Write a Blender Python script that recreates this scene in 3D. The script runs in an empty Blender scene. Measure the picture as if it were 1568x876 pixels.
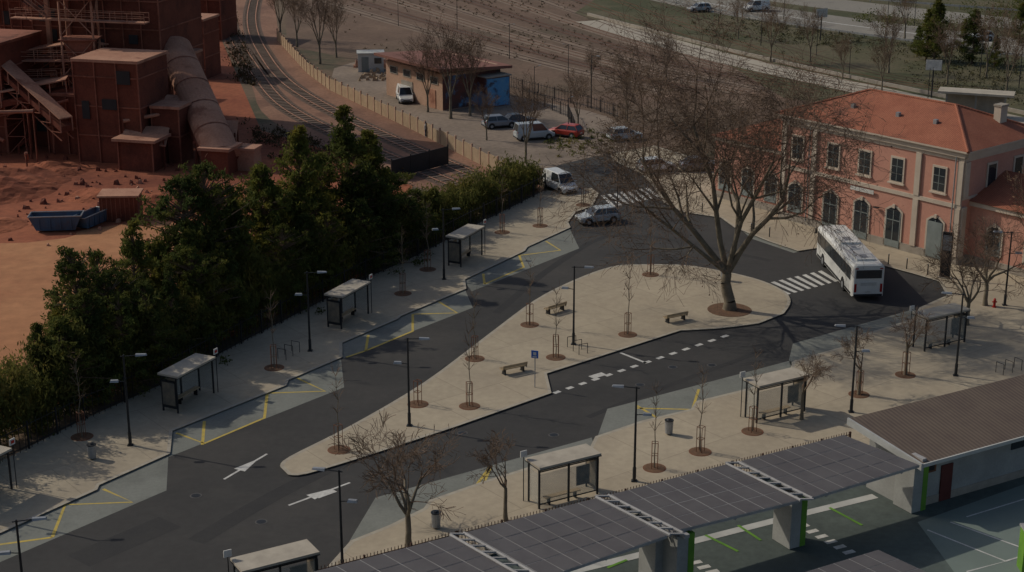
import bpy, math, random
import numpy as np
from mathutils import Vector, Matrix
R=math.radians
rng=np.random.default_rng(7); random.seed(7)
sc=bpy.context.scene
# ---------- survey frame: viewpoint 41 m above ground, X right, Y away ----------
F=2450.;P=math.atan(795/2450);HC=41.;sp,cp=math.sin(P),math.cos(P)
def G(px,py,z=0.):
    dx=px-784.;u=438.-py
    dy=F*cp+u*sp;dz=-F*sp+u*cp
    t=(z-HC)/dz
    return (dx*t,dy*t)
def G3(px,py,z=0.):
    a=G(px,py,z);return (a[0],a[1],z)
def yaw_of(a,b): return math.atan2(b[1]-a[1],b[0]-a[0])
# ---------- materials ----------
def M(name,c1,c2=None,scale=1.,rough=.85,bump=0.,c3=None,scale3=.1,t3=.55,metal=0.,detail=6,spec=.3,fine=0.,brick=None,emit=None,wave=None,rand=0.,joint=None,trans=0.,soft=.1):
    m=bpy.data.materials.new(name);m.use_nodes=True;nt=m.node_tree;N=nt.nodes;L=nt.links
    b=N['Principled BSDF'];b.inputs['Roughness'].default_value=rough;b.inputs['Metallic'].default_value=metal
    b.inputs['Specular IOR Level'].default_value=spec
    if c2 is None: c2=tuple(x*.75 for x in c1)
    tc=N.new('ShaderNodeTexCoord')
    def noise(s,d=detail):
        n=N.new('ShaderNodeTexNoise');n.inputs['Scale'].default_value=s;n.inputs['Detail'].default_value=d
        n.inputs['Roughness'].default_value=.65;L.new(tc.outputs['Object'],n.inputs['Vector']);return n
    def ramp(o,lo,hi):
        r=N.new('ShaderNodeMapRange');r.inputs[1].default_value=lo;r.inputs[2].default_value=hi;L.new(o,r.inputs[0]);return r.outputs[0]
    def mix(f,a,c,mode='MIX'):
        x=N.new('ShaderNodeMix');x.data_type='RGBA';x.blend_type=mode
        if isinstance(f,float): x.inputs[0].default_value=f
        else: L.new(f,x.inputs[0])
        for i,v in ((6,a),(7,c)):
            if isinstance(v,tuple): x.inputs[i].default_value=(*v,1)
            else: L.new(v,x.inputs[i])
        return x.outputs[2]
    n=noise(scale);col=mix(ramp(n.outputs[0],.36,.64),c1,c2)
    if c3: col=mix(ramp(noise(scale3).outputs[0],t3,t3+soft),col,c3)
    if fine:
        nf=noise(scale*14,3);g=ramp(nf.outputs[0],.3,.7)
        col=mix(fine,col,mix(g,(.25,.25,.25),(1.6,1.6,1.6)),'MULTIPLY')
    if brick or joint:
        bt=N.new('ShaderNodeTexBrick');bw,bh,ms,mc=(brick or joint);bt.inputs['Scale'].default_value=1
        bt.inputs['Brick Width'].default_value=bw;bt.inputs['Row Height'].default_value=bh;bt.inputs['Mortar Size'].default_value=ms
        bt.inputs['Color1'].default_value=(1,1,1,1);bt.inputs['Color2'].default_value=(.93,.93,.93,1);bt.inputs['Mortar'].default_value=(mc,mc,mc,1)
        mp=N.new('ShaderNodeMapping');mp.inputs['Rotation'].default_value=(0,0,R(-38));L.new(tc.outputs['Object'],mp.inputs[0]);L.new(mp.outputs[0],bt.inputs['Vector'])
        col=mix(1.,col,bt.outputs['Color'],'MULTIPLY')
    if wave:
        w=N.new('ShaderNodeTexWave');w.bands_direction=wave[0];w.inputs['Scale'].default_value=wave[1];w.inputs['Distortion'].default_value=.4
        L.new(tc.outputs['Object'],w.inputs['Vector'])
        col=mix(.7,col,mix(w.outputs['Fac'],(.6,.6,.6),(1.15,1.15,1.15)),'MULTIPLY')
    if rand:
        oi=N.new('ShaderNodeObjectInfo');g=ramp(oi.outputs['Random'],0,1)
        col=mix(rand,col,mix(g,(.5,.6,.6),(1.9,1.6,1.0)),'MULTIPLY')
    L.new(col,b.inputs['Base Color'])
    if bump:
        bp=N.new('ShaderNodeBump');bp.inputs['Strength'].default_value=bump;bp.inputs['Distance'].default_value=.05
        nb=noise(scale*8,4);L.new(nb.outputs[0],bp.inputs['Height']);L.new(bp.outputs[0],b.inputs['Normal'])
    if trans:
        t=N.new('ShaderNodeBsdfTranslucent');L.new(col,t.inputs['Color']);mx=N.new('ShaderNodeMixShader');mx.inputs[0].default_value=trans
        L.new(b.outputs[0],mx.inputs[1]);L.new(t.outputs[0],mx.inputs[2]);L.new(mx.outputs[0],N['Material Output'].inputs['Surface'])
    return m
asph=M('asphalt',(.042,.041,.040),(.052,.050,.048),.12,.9,.2,(.064,.060,.055),.06,.5,fine=.12,soft=.2)
asph2=M('asphalt_old',(.22,.205,.175),(.25,.23,.195),.2,.9,.3,(.18,.165,.145),.1,fine=.15)
bayc=M('bay_concrete',(.175,.182,.160),(.205,.212,.188),.35,.85,.2,(.14,.145,.13),.25,.5,fine=.12,soft=.2)
pave=M('pavement_concrete',(.43,.365,.265),(.375,.315,.23),.15,.9,.1,(.31,.262,.195),.10,.5,fine=.12,joint=(5.5,5.5,.03,.72),soft=.25)
kerb=M('kerb_stone',(.42,.38,.30),(.34,.30,.24),2,.85)
ground=M('dirt_ground',(.12,.085,.055),(.16,.11,.072),.08,.95,.5,(.075,.068,.04),.05,.5,fine=.3)
fieldm=M('ballast_field',(.125,.080,.056),(.175,.115,.080),.10,.95,.5,(.098,.074,.048),.03,.48,fine=.3,soft=.2)
redsoil=M('red_soil',(.32,.105,.05),(.22,.062,.03),.10,.95,.4,(.16,.045,.024),.07,.5,fine=.3,soft=.15)
sand=M('orange_sand',(.42,.20,.095),(.35,.155,.072),.06,.95,.4,(.28,.105,.05),.05,.52,fine=.2,soft=.2)
track=M('track_bed',(.265,.145,.095),(.215,.112,.073),.15,.95,.4,(.175,.092,.062),.1,.5,fine=.3)
trackd=M('track_dark',(.13,.085,.062),(.10,.066,.049),.3,.95,.4,fine=.3)
ballast=M('ballast_pale',(.235,.175,.13),(.185,.135,.10),.4,.95,.4,fine=.4)
lot=M('lot_gravel',(.26,.205,.160),(.215,.168,.13),.12,.95,.3,(.165,.13,.10),.09,.5,fine=.25,soft=.2)
grass=M('verge_grass',(.085,.082,.040),(.12,.10,.06),.12,.95,.5,(.062,.066,.03),.04,.48,fine=.35)
road_pale=M('pale_road',(.40,.36,.29),(.34,.30,.245),.15,.9,fine=.1)
yellow=M('yellow_paint',(.58,.42,.08),(.42,.33,.10),3,.7,fine=.25)
whitep=M('white_paint',(.62,.61,.57),(.45,.44,.41),2,.7,fine=.3)
steel=M('dark_steel',(.035,.037,.04),None,2,.45,metal=.3)
galv=M('galvanised',(.35,.36,.37),None,2,.5,metal=.5)
glass=M('dark_glass',(.02,.025,.03),(.03,.035,.04),1,.08,spec=.6)
tire=M('tyre',(.018,.018,.018),None,2,.8)
white=M('white_plaster',(.50,.50,.47),(.40,.40,.375),.6,.7)
wallg=M('grey_render',(.34,.34,.32),(.27,.27,.255),.5,.8,fine=.1)
roofwhite=M('shelter_roof_paint',(.46,.41,.33),(.35,.31,.25),.8,.75)
pink=M('salmon_render',(.53,.27,.20),(.48,.235,.175),.35,.9,.1,(.43,.205,.155),.25,.54,fine=.1,soft=.2)
trim=M('cream_stone',(.54,.46,.37),(.47,.39,.31),.8,.8)
tile=M('clay_tiles',(.34,.125,.072),(.28,.095,.054),.5,.85,.2,(.22,.085,.055),.25,.52,wave=('X',1.6),fine=.25,soft=.2)
tile2=M('clay_tiles_side',(.34,.125,.072),(.28,.095,.054),.5,.85,.2,wave=('Y',1.6),fine=.25)
plinth=M('stone_plinth',(.34,.30,.25),(.26,.23,.19),1,.85)
wood=M('bench_wood',(.42,.32,.2),(.32,.24,.14),2,.7)
rust=M('rusty_steel',(.20,.085,.045),(.13,.055,.03),2,.8)
fenced=M('fence_brown_steel',(.10,.05,.035),(.07,.04,.03),2,.8)
mulch=M('mulch_soil',(.17,.095,.055),(.11,.065,.04),3,.95,.4)
bark=M('plane_bark',(.21,.175,.125),(.12,.10,.07),1.6,.9,.4)
twig=M('twig_bark',(.185,.125,.085),(.13,.088,.06),1.,.9)
leafd=M('conifer_foliage',(.050,.075,.026),(.105,.12,.040),.5,.85,spec=.1,rand=.75,trans=.45,c3=(.13,.12,.03),scale3=.35,t3=.5,soft=.15)
leafh=M('hedge_foliage',(.17,.165,.042),(.08,.092,.028),.35,.85,spec=.15,trans=.45,c3=(.21,.165,.045),scale3=.5,t3=.53)
leafb=M('dry_leaves',(.16,.095,.055),(.11,.065,.04),1,.9)
scrubm=M('scrub_foliage',(.09,.075,.042),(.14,.10,.06),.12,.95)
redd=M('red_dust_cladding',(.175,.052,.030),(.125,.036,.021),.3,.9,.2,(.075,.024,.015),.2,.5,fine=.2,soft=.2)
redm=M('red_dust_mid',(.29,.11,.068),(.21,.075,.045),.35,.9,.2,(.13,.045,.028),.3,.52,fine=.2)
redl=M('red_dust_pale',(.44,.235,.155),(.35,.172,.11),.35,.9,.2,(.25,.11,.07),.4,.55,fine=.2)
concr=M('fence_concrete',(.38,.28,.18),(.31,.22,.14),1,.9)
brownroof=M('brown_sheet_roof',(.165,.125,.095),(.135,.10,.08),.5,.8,wave=('X',1.1))
pv=M('solar_cell',(.098,.088,.086),(.12,.11,.106),.6,.5,spec=.35)
green=M('green_paint',(.14,.30,.03),(.10,.23,.03),1,.6)
deck=M('carpark_surface',(.085,.105,.095),(.065,.08,.075),.15,.85,.1,(.11,.135,.12),.12,.5,fine=.2,soft=.2)
court=M('court_surface',(.18,.22,.195),(.155,.19,.168),.2,.8)
blue=M('sign_blue',(.02,.12,.5),None,1,.5)
graff=M('graffiti_wall',(.16,.055,.04),(.06,.045,.05),.5,.8,c3=(.10,.24,.42),scale3=.3,t3=.52)
graffb=M('graffiti_blue',(.08,.26,.5),(.14,.32,.50),.8,.7,c3=(.05,.05,.08),scale3=.7,t3=.53)
ochre=M('ochre_render',(.48,.31,.22),(.40,.25,.17),.5,.9,fine=.2)
skin_=M('skin',(.42,.24,.17),None,5,.6);cloth=M('dark_cloth',(.05,.05,.07),None,5,.9);clothr=M('red_cloth',(.4,.05,.04),None,5,.9);clothw=M('pale_cloth',(.5,.48,.44),None,5,.9)
lampred=M('tail_lamp',(.35,.01,.01),None,1,.3);lens=M('head_lamp',(.6,.6,.58),None,1,.2)
plastic=M('black_plastic',(.025,.025,.027),None,1,.6)
redpaint=M('red_paint',(.42,.02,.015),None,1,.5)
skipb=M('skip_blue',(.055,.12,.20),(.08,.09,.12),.6,.7)
doorg=M('grey_door',(.22,.25,.24),None,1,.7)
def paint(n,c): return M(n,c,tuple(x*.92 for x in c),.5,.28,spec=.5)
pw=paint('car_paint_white',(.60,.61,.60));ps=paint('car_paint_silver',(.40,.43,.44));pd=paint('car_paint_dark',(.05,.055,.07));pr=paint('car_paint_red',(.42,.05,.03));pg=paint('car_paint_grey',(.2,.22,.25))
busp=M('bus_paint_white',(.66,.66,.63),(.58,.58,.55),.5,.35,spec=.45)
# ---------- mesh builder ----------
class MB:
    def __init__(s): s.v=[];s.f=[];s.m=[];s.mats=[]
    def add(s,vs,fs,mat):
        if mat not in s.mats: s.mats.append(mat)
        k=s.mats.index(mat);o=len(s.v)
        s.v+= [tuple(map(float,v)) for v in vs]
        for f in fs: s.f.append(tuple(i+o for i in f));s.m.append(k)
    def hexa(s,b,t,mat): s.add(list(b)+list(t),[(3,2,1,0),(4,5,6,7),(0,1,5,4),(1,2,6,5),(2,3,7,6),(3,0,4,7)],mat)
    def box(s,c,d,mat,yaw=0):
        x,y,z=c;a,b,h=d[0]/2,d[1]/2,d[2]/2;C,S=math.cos(yaw),math.sin(yaw)
        q=[(-a,-b),(a,-b),(a,b),(-a,b)];q=[(x+i*C-j*S,y+i*S+j*C) for i,j in q]
        s.hexa([(i,j,z-h) for i,j in q],[(i,j,z+h) for i,j in q],mat)
    def cyl(s,p0,p1,r0,r1,mat,n=8):
        p0,p1=Vector(p0),Vector(p1);d=(p1-p0).normalized()
        a=d.orthogonal().normalized();b=d.cross(a)
        vs=[];
        for p,r in((p0,r0),(p1,r1)):
            for i in range(n):
                t=2*math.pi*i/n;vs.append(p+(a*math.cos(t)+b*math.sin(t))*r)
        fs=[(i,(i+1)%n,n+(i+1)%n,n+i) for i in range(n)]+[tuple(range(n))[::-1],tuple(range(n,2*n))]
        s.add(vs,fs,mat)
    def prism(s,pts,z0,z1,mat,side=None):
        n=len(pts);vs=[(x,y,z0) for x,y in pts]+[(x,y,z1) for x,y in pts]
        s.add(vs,[tuple(range(n,2*n))],mat)
        s.add(vs,[(i,(i+1)%n,n+(i+1)%n,n+i) for i in range(n)],side or mat)
    def xz(s,pts,y0,y1,mat):
        n=len(pts);vs=[(x,y0,z) for x,z in pts]+[(x,y1,z) for x,z in pts]
        s.add(vs,[tuple(range(n))[::-1],tuple(range(n,2*n))]+[(i,(i+1)%n,n+(i+1)%n,n+i) for i in range(n)],mat)
    def mesh(s,name):
        me=bpy.data.meshes.new(name);me.from_pydata(s.v,[],s.f)
        for m in s.mats: me.materials.append(m)
        me.polygons.foreach_set('material_index',s.m);me.update();return me
def O(name,me,loc=(0,0,0),yaw=0,scale=1,parent=None,bevel=0):
    if isinstance(me,MB): me=me.mesh(name)
    o=bpy.data.objects.new(name,me);sc.collection.objects.link(o)
    if len(loc)==2: loc=(*loc,0)
    o.location=loc;o.rotation_euler=(0,0,yaw);o.scale=(scale,)*3 if not hasattr(scale,'__len__') else scale
    if parent: o.parent=parent
    if bevel:
        b=o.modifiers.new('b','BEVEL');b.width=bevel;b.segments=2;b.limit_method='ANGLE';b.angle_limit=R(30)
    return o
def np_mesh(name,V,Fq,mats,mi=None):
    me=bpy.data.meshes.new(name);nv=len(V);nf=len(Fq);k=Fq.shape[1]
    me.vertices.add(nv);me.vertices.foreach_set('co',V.astype(np.float32).ravel())
    me.loops.add(nf*k);me.loops.foreach_set('vertex_index',Fq.astype(np.int32).ravel())
    me.polygons.add(nf);me.polygons.foreach_set('loop_start',np.arange(0,nf*k,k,dtype=np.int32))
    try: me.polygons.foreach_set('loop_total',np.full(nf,k,dtype=np.int32))
    except Exception: pass
    for m in mats: me.materials.append(m)
    if mi is not None: me.polygons.foreach_set('material_index',mi.astype(np.int32))
    me.update(calc_edges=True);me.validate();return me
def leaves(C,size,up=0.,aspect=1.6):
    n=len(C);a=rng.normal(size=(n,3));a[:,2]+=up*2;a/=np.linalg.norm(a,axis=1)[:,None]
    b=rng.normal(size=(n,3));b-=a*(a*b).sum(1)[:,None];b/=np.linalg.norm(b,axis=1)[:,None]
    s=size*rng.uniform(.5,1.3,(n,1));a=a*s*aspect;b=b*s
    V=np.stack([C-a*.5,C+b*.4,C+a*.6,C-b*.4],1).reshape(-1,3)
    return V,np.arange(4*n).reshape(n,4)
def tubes(S,k=4):
    S=np.array(S);P0,P1,R0,R1=S[:,:3],S[:,3:6],S[:,6],S[:,7];d=P1-P0;d/=np.linalg.norm(d,axis=1)[:,None]+1e-9
    h=np.where(np.abs(d[:,2:3])>.9,np.array([[1.,0,0]]),np.array([[0,0,1.]]));a=np.cross(d,h);a/=np.linalg.norm(a,axis=1)[:,None];b=np.cross(d,a)
    V=[]
    for p,r in((P0,R0),(P1,R1)):
        for i in range(k):
            t=2*math.pi*i/k;V.append(p+(a*math.cos(t)+b*math.sin(t))*r[:,None])
    V=np.stack(V,1);n=len(S);base=(np.arange(n)*2*k)[:,None]
    Fq=np.concatenate([base+np.array([[i,(i+1)%k,k+(i+1)%k,k+i]]) for i in range(k)],0)
    return V.reshape(-1,3),Fq
# ---------- ground ----------
def smooth(pts,n=5,closed=True):
    out=[];L=len(pts)
    for i in range(L if closed else L-1):
        p=[pts[(i+j)%L] if closed else pts[min(max(i+j,0),L-1)] for j in(-1,0,1,2)]
        for k in range(n):
            t=k/n
            out.append(tuple(.5*((2*p[1][c])+(-p[0][c]+p[2][c])*t+(2*p[0][c]-5*p[1][c]+4*p[2][c]-p[3][c])*t*t+(-p[0][c]+3*p[1][c]-3*p[2][c]+p[3][c])*t**3) for c in(0,1)))
    if not closed: out.append(pts[-1])
    return out
def area(name,px,z,mat):
    m=MB();pts=[G(*p) for p in px];m.add([(x,y,z) for x,y in pts],[tuple(range(len(pts)))],mat);return O(name,m)
def ribbon_pts(pts,w):
    L=[];Rr=[]
    for i,p in enumerate(pts):
        a=pts[max(i-1,0)];b=pts[min(i+1,len(pts)-1)];dx,dy=b[0]-a[0],b[1]-a[1];l=math.hypot(dx,dy) or 1
        n=(-dy/l*w/2,dx/l*w/2);L.append((p[0]+n[0],p[1]+n[1]));Rr.append((p[0]-n[0],p[1]-n[1]))
    return L,Rr
def ribbon(m,pts,w,z,mat):
    L,Rr=ribbon_pts(pts,w);n=len(pts)
    m.add([(x,y,z) for x,y in L]+[(x,y,z) for x,y in Rr],[(i,i+1,n+i+1,n+i) for i in range(n-1)],mat)
def slab(name,px,h,mat=pave):
    pts=[G(*p) for p in px];m=MB();m.prism(pts,-.02,h,mat,kerb)
    ribbon(m,pts+[pts[0]],.26,h+.004,kerb)
    return O(name,m)
m=MB();m.add([(-1500,-300,0),(1500,-300,0),(1500,2500,0),(-1500,2500,0)],[(0,1,2,3)],ground);O('ground',m)
area('rail_yard_field',[(430,-60),(1500,-60),(1300,150),(1200,190),(960,240),(900,175),(560,95),(440,70)],.006,fieldm)
area('red_soil_yard',[(-700,-80),(345,-80),(330,40),(400,200),(640,270),(560,420),(130,620),(-800,760)],.008,redsoil)
area('sand_yard',smooth([(-600,420),(40,372),(130,352),(262,340),(285,390),(240,460),(120,560),(-50,640),(-600,800)],4),.014,sand)
area('track_embankment',smooth([(330,30),(352,80),(385,130),(400,170),(450,205),(560,250),(650,290),(830,300),(800,270),(640,192),(505,128),(450,85),(425,40),(415,-40),(380,-60),(325,-60)],3),.014,track)
tb=MB()
def px_line(px,n=6): return [G(*p) for p in smooth(px,n,False)]
sleeper=M('sleeper_concrete',(.22,.17,.13),(.15,.11,.085),1,.9)
for i,l in enumerate([[(352,-30),(350,35),(385,100),(440,165),(560,225),(700,285)],[(398,-30),(385,30),(402,80),(450,135),(560,195),(740,275)]]):
    pts=px_line(l,10);ribbon(tb,pts,3.0,.02,trackd)
    for a,b in zip(pts[:-1],pts[1:]):
        n_=max(1,int(math.dist(a,b)/.9))
        for k in range(n_):
            t=k/n_;tb.box((a[0]+(b[0]-a[0])*t,a[1]+(b[1]-a[1])*t,.05),(.26,2.3,.08),sleeper,yaw_of(a,b))
    for o in(-.72,.72):
        Lp,_=ribbon_pts(pts,2*o);ribbon(tb,Lp,.16,.13,redl)
O('railway_track',tb)
for k in range(10):
    tb=MB();x=500+k*58
    pts=px_line([(x-60,-14),(x+130,42+k*1.5),(x+330,96+k*2),(x+520,142)],4)
    ribbon(tb,pts,[3.0,2.6,3.2,2.6,2.8,3.2,2.4,3,2.6,2.8][k],.012+.0012*k,[ballast,trackd,ballast,ballast,trackd,ballast,ballast,trackd,ballast,trackd][k])
    for o in(-.72,.72):
        Lp,_=ribbon_pts(pts,2*o);ribbon(tb,Lp,.20,.07,rust if k%3 else fenced)
    O('disused_railway_track',tb)
area('gravel_lot',smooth([(508,118),(560,92),(612,92),(700,130),(900,170),(950,195),(955,235),(880,262),(800,262),(640,190)],3),.03,lot)
area('highway_verge',[(880,20),(1000,-60),(2100,-60),(2100,260),(1568,200),(1200,150),(1110,96),(960,55)],.028,grass)
hw=MB();ribbon(hw,px_line([(905,32),(1000,60),(1120,92),(1300,132),(1568,190),(1900,266)]),6,.04,road_pale);O('service_road',hw)
hw=MB();ribbon(hw,px_line([(850,-50),(1060,0),(1250,32),(1568,72),(1900,110)]),14,.036,asph2);ribbon(hw,px_line([(850,-50),(1060,0),(1250,32),(1568,72),(1900,110)]),.4,.044,whitep)
ribbon(hw,px_line([(990,-38),(1250,3),(1568,38),(1900,70)]),12,.036,asph2);O('highway',hw)
g=MB()
for l in([(880,-35),(1060,12),(1250,48),(1568,92),(1800,125)],[(1000,-50),(1250,-5),(1568,22)]):
    pts=px_line(l,8)
    for a,b in zip(pts[:-1],pts[1:]):
        mx=((a[0]+b[0])/2,(a[1]+b[1])/2);g.box((*mx,.65),(math.dist(a,b),.06,.32),galv,yaw_of(a,b));g.box((*a,.4),(.12,.12,.8),galv)
O('guard_rail',g)
g=MB()
pts=px_line([(900,24),(1000,50),(1120,80),(1300,120),(1568,176),(1800,230)],10)
for a,b in zip(pts[:-1],pts[1:]): g.box(((a[0]+b[0])/2,(a[1]+b[1])/2,.25),(math.dist(a,b),.3,.5),plinth,yaw_of(a,b))
O('low_concrete_wall',g)
area('asphalt_road',[(-300,1000),(-300,900),(-150,800),(258,640),(520,500),(860,325),(868,300),(832,262),(860,252),(945,232),(985,250),(1012,285),(1040,312),(1120,318),(1250,365),(1460,425),(1470,480),(1250,545),(1240,600),(900,720),(560,860),(420,1000)],.038,asph)
# bus bays
bays=[[(-160,925),(-160,880),(0,818),(147,752),(150,745),(258,697),(255,752),(0,862)],
[(258,701),(262,662),(350,627),(437,592),(440,584),(522,549),(527,594)],
[(525,550),(522,527),(608,490),(612,486),(712,444),(724,472)],
[(722,447),(710,430),(802,386),(806,380),(872,350),(887,381)],
[(535,830),(575,763),(906,671),(912,692),(600,830)],[(914,672),(930,627),(1210,553),(1216,570),(985,665)],
[(1208,552),(1214,527),(1400,474),(1420,495),(1215,572)],[(1118,337),(1195,352),(1262,378),(1215,388),(1150,366)]]
bm=MB()
for i,b in enumerate(bays):
    pts=[G(*p) for p in b];bm.add([(x,y,.044) for x,y in pts],[tuple(range(len(pts)))],bayc)
O('bus_bay_surface',bm)
hl=[(-160,790),(0,712),(130,646),(250,592),(370,528),(460,482),(560,430),(640,394),(720,352),(780,322),(835,294)]
slab('sidewalk',hl+[(868,296),(905,290),(915,298),(905,318),(880,326),(868,342),(872,350),(806,380),(802,386),(710,430),(712,444),(612,486),(608,490),(522,527),(522,549),(440,584),(437,592),(262,662),(258,697),(150,745),(147,752),(0,818),(-160,880)],.14)
isl=smooth([(432,717),(446,703),(540,655),(650,590),(750,515),(820,463),(880,432),(935,412),(975,408),(1060,410),(1150,428),(1196,447),(1208,464),(1198,482)],4,False)+smooth([(1160,497),(1105,504),(1040,508)],3,False)+[(835,574),(842,604)]+smooth([(700,654),(560,700),(470,727),(444,729)],3,False)
slab('traffic_island_pavement',isl,.14)
slab('plaza_pavement',[(480,900),(540,832),(600,808),(652,782),(660,770),(740,742),(905,690),(914,672),(985,648),(1060,630),(1068,618),(1150,598),(1212,570),(1216,556),(1300,532),(1308,520),(1398,492),(1410,474),(1452,455),(1440,433),(1400,421),(1345,406),(1262,380),(1222,386),(1180,372),(1126,350),(1105,335),(1045,326),(1018,312),(1004,290),(985,268),(940,248),(936,238),(1000,225),(1250,300),(1760,440),(1760,560),(1295,700),(500,920)],.14)
# markings
mk=MB()
def yl(px,w=.2,z=.050): ribbon(mk,[G(*p) for p in px],w,z,yellow)
for l in([(80,824),(100,774),(203,770),(158,750)],[(0,835),(80,824)],[(310,682),(313,646)],[(270,664),(313,680),(405,641),(409,605)],[(409,603),(498,600),(455,580)],[(560,538),(564,514)],[(530,548),(560,538),(632,508),(632,482)],[(632,482),(700,480),(672,463)],[(742,436),(740,420)],[(742,436),(802,410),(795,392)],[(795,392),(858,384),(836,370)],
 [(720,757),(752,714)],[(690,757),(735,755),(752,714)],[(975,622),(1008,642)],[(975,626),(1060,628),(1070,597)],[(1190,358),(1196,378)],[(1190,365),(1240,380)]):
    yl(l)
O('yellow_bay_marking',mk)
mk=MB()
def wl(px,w=.14,z=.048): ribbon(mk,[G(*p) for p in px],w,z,whitep)
a,b=(848,603),(1115,514)
for i in range(14):
    t=i/13.5;t2=t+.035
    wl([(a[0]+(b[0]-a[0])*t,a[1]+(b[1]-a[1])*t),(a[0]+(b[0]-a[0])*t2,a[1]+(b[1]-a[1])*t2)],.35)
def arrow(p,q,head=True,w=.16):
    A,B=Vector(G(*p)),Vector(G(*q));d=(B-A);L=d.length;d/=L;n=Vector((-d.y,d.x))
    mk.add([(*(A+n*w/2),.048),(*(A-n*w/2),.048),(*(B-n*w/2),.048),(*(B+n*w/2),.048)],[(0,1,2,3)],whitep)
    if head:
        c=A+d*L*.35
        mk.add([(*(c+n*.42),.052),(*(c-n*.42),.052),(*(c+d*1.9),.052)],[(0,1,2)],whitep)
arrow((343,735),(409,696));arrow((442,775),(536,740))
wl([(484,762),(512,752)],.55,.056)
wl([(950,541),(990,557)],.22);wl([(905,579),(925,573)],.6,.052)
def zebra(a1,a2,b1,b2,n):
    for i in range(n):
        t=i/(n-.5);u=t+.5/(n-.5);L=lambda p,q,t:(p[0]+(q[0]-p[0])*t,p[1]+(q[1]-p[1])*t)
        pts=[G(*L(a1,a2,t)),G(*L(a1,a2,u)),G(*L(b1,b2,u)),G(*L(b1,b2,t))];mk.add([(x,y,.048) for x,y in pts],[(0,1,2,3)],whitep)
zebra((1168,436),(1258,415),(1206,452),(1284,431),8)
zebra((920,300),(992,288),(938,318),(1012,302),8)
O('white_road_marking',mk)
iron=M('manhole_iron',(.10,.095,.09),None,3,.7)
for p in((848,667),(1030,563),(708,664),(300,760),(980,590),(400,800),(1090,560)): 
    mh=MB();mh.cyl((0,0,.02),(0,0,.047),.36,.36,iron,14);mh.cyl((0,0,.02),(0,0,.050),.28,.28,steel,14);O('manhole_cover',mh,G(*p))
patch=M('asphalt_patch',(.033,.033,.034),(.041,.040,.039),.3,.9,.2,fine=.1)
pm_=MB()
for l,w in(([(300,830),(420,760),(560,690)],1.2),([(600,640),(690,560)],.8),([(900,640),(1000,600),(1190,530)],.5),([(760,480),(860,400),(960,360),(1180,400)],.7),([(120,860),(260,800)],2.)):
    ribbon(pm_,[G(*p) for p in smooth(l,4,False)],w,.042,patch)
O('asphalt_repair',pm_)
# ---------- vehicles ----------
def loft(m,st,mat):
    rings=[]
    for x,zb,zt,hw in st:
        h=zt-zb;rings.append([(x,-hw*.9,zb),(x,-hw,zb+h*.28),(x,-hw,zt-h*.2),(x,-hw*.9,zt),(x,hw*.9,zt),(x,hw,zt-h*.2),(x,hw,zb+h*.28),(x,hw*.9,zb)])
    n=8;vs=sum(rings,[]);fs=[]
    for i in range(len(st)-1):
        for j in range(n): fs.append((i*n+j,i*n+(j+1)%n,(i+1)*n+(j+1)%n,(i+1)*n+j))
    fs+=[tuple(range(n)),tuple(range((len(st)-1)*n,len(st)*n))[::-1]]
    m.add(vs,fs,mat)
def wheel(m,x,y,r,w):
    s=1 if y>0 else -1
    m.cyl((x,y-s*w,r),(x,y+s*.01,r),r,r,tire,16);m.cyl((x,y+s*.012,r),(x,y+s*.03,r),r*.62,r*.5,galv,10)
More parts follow.
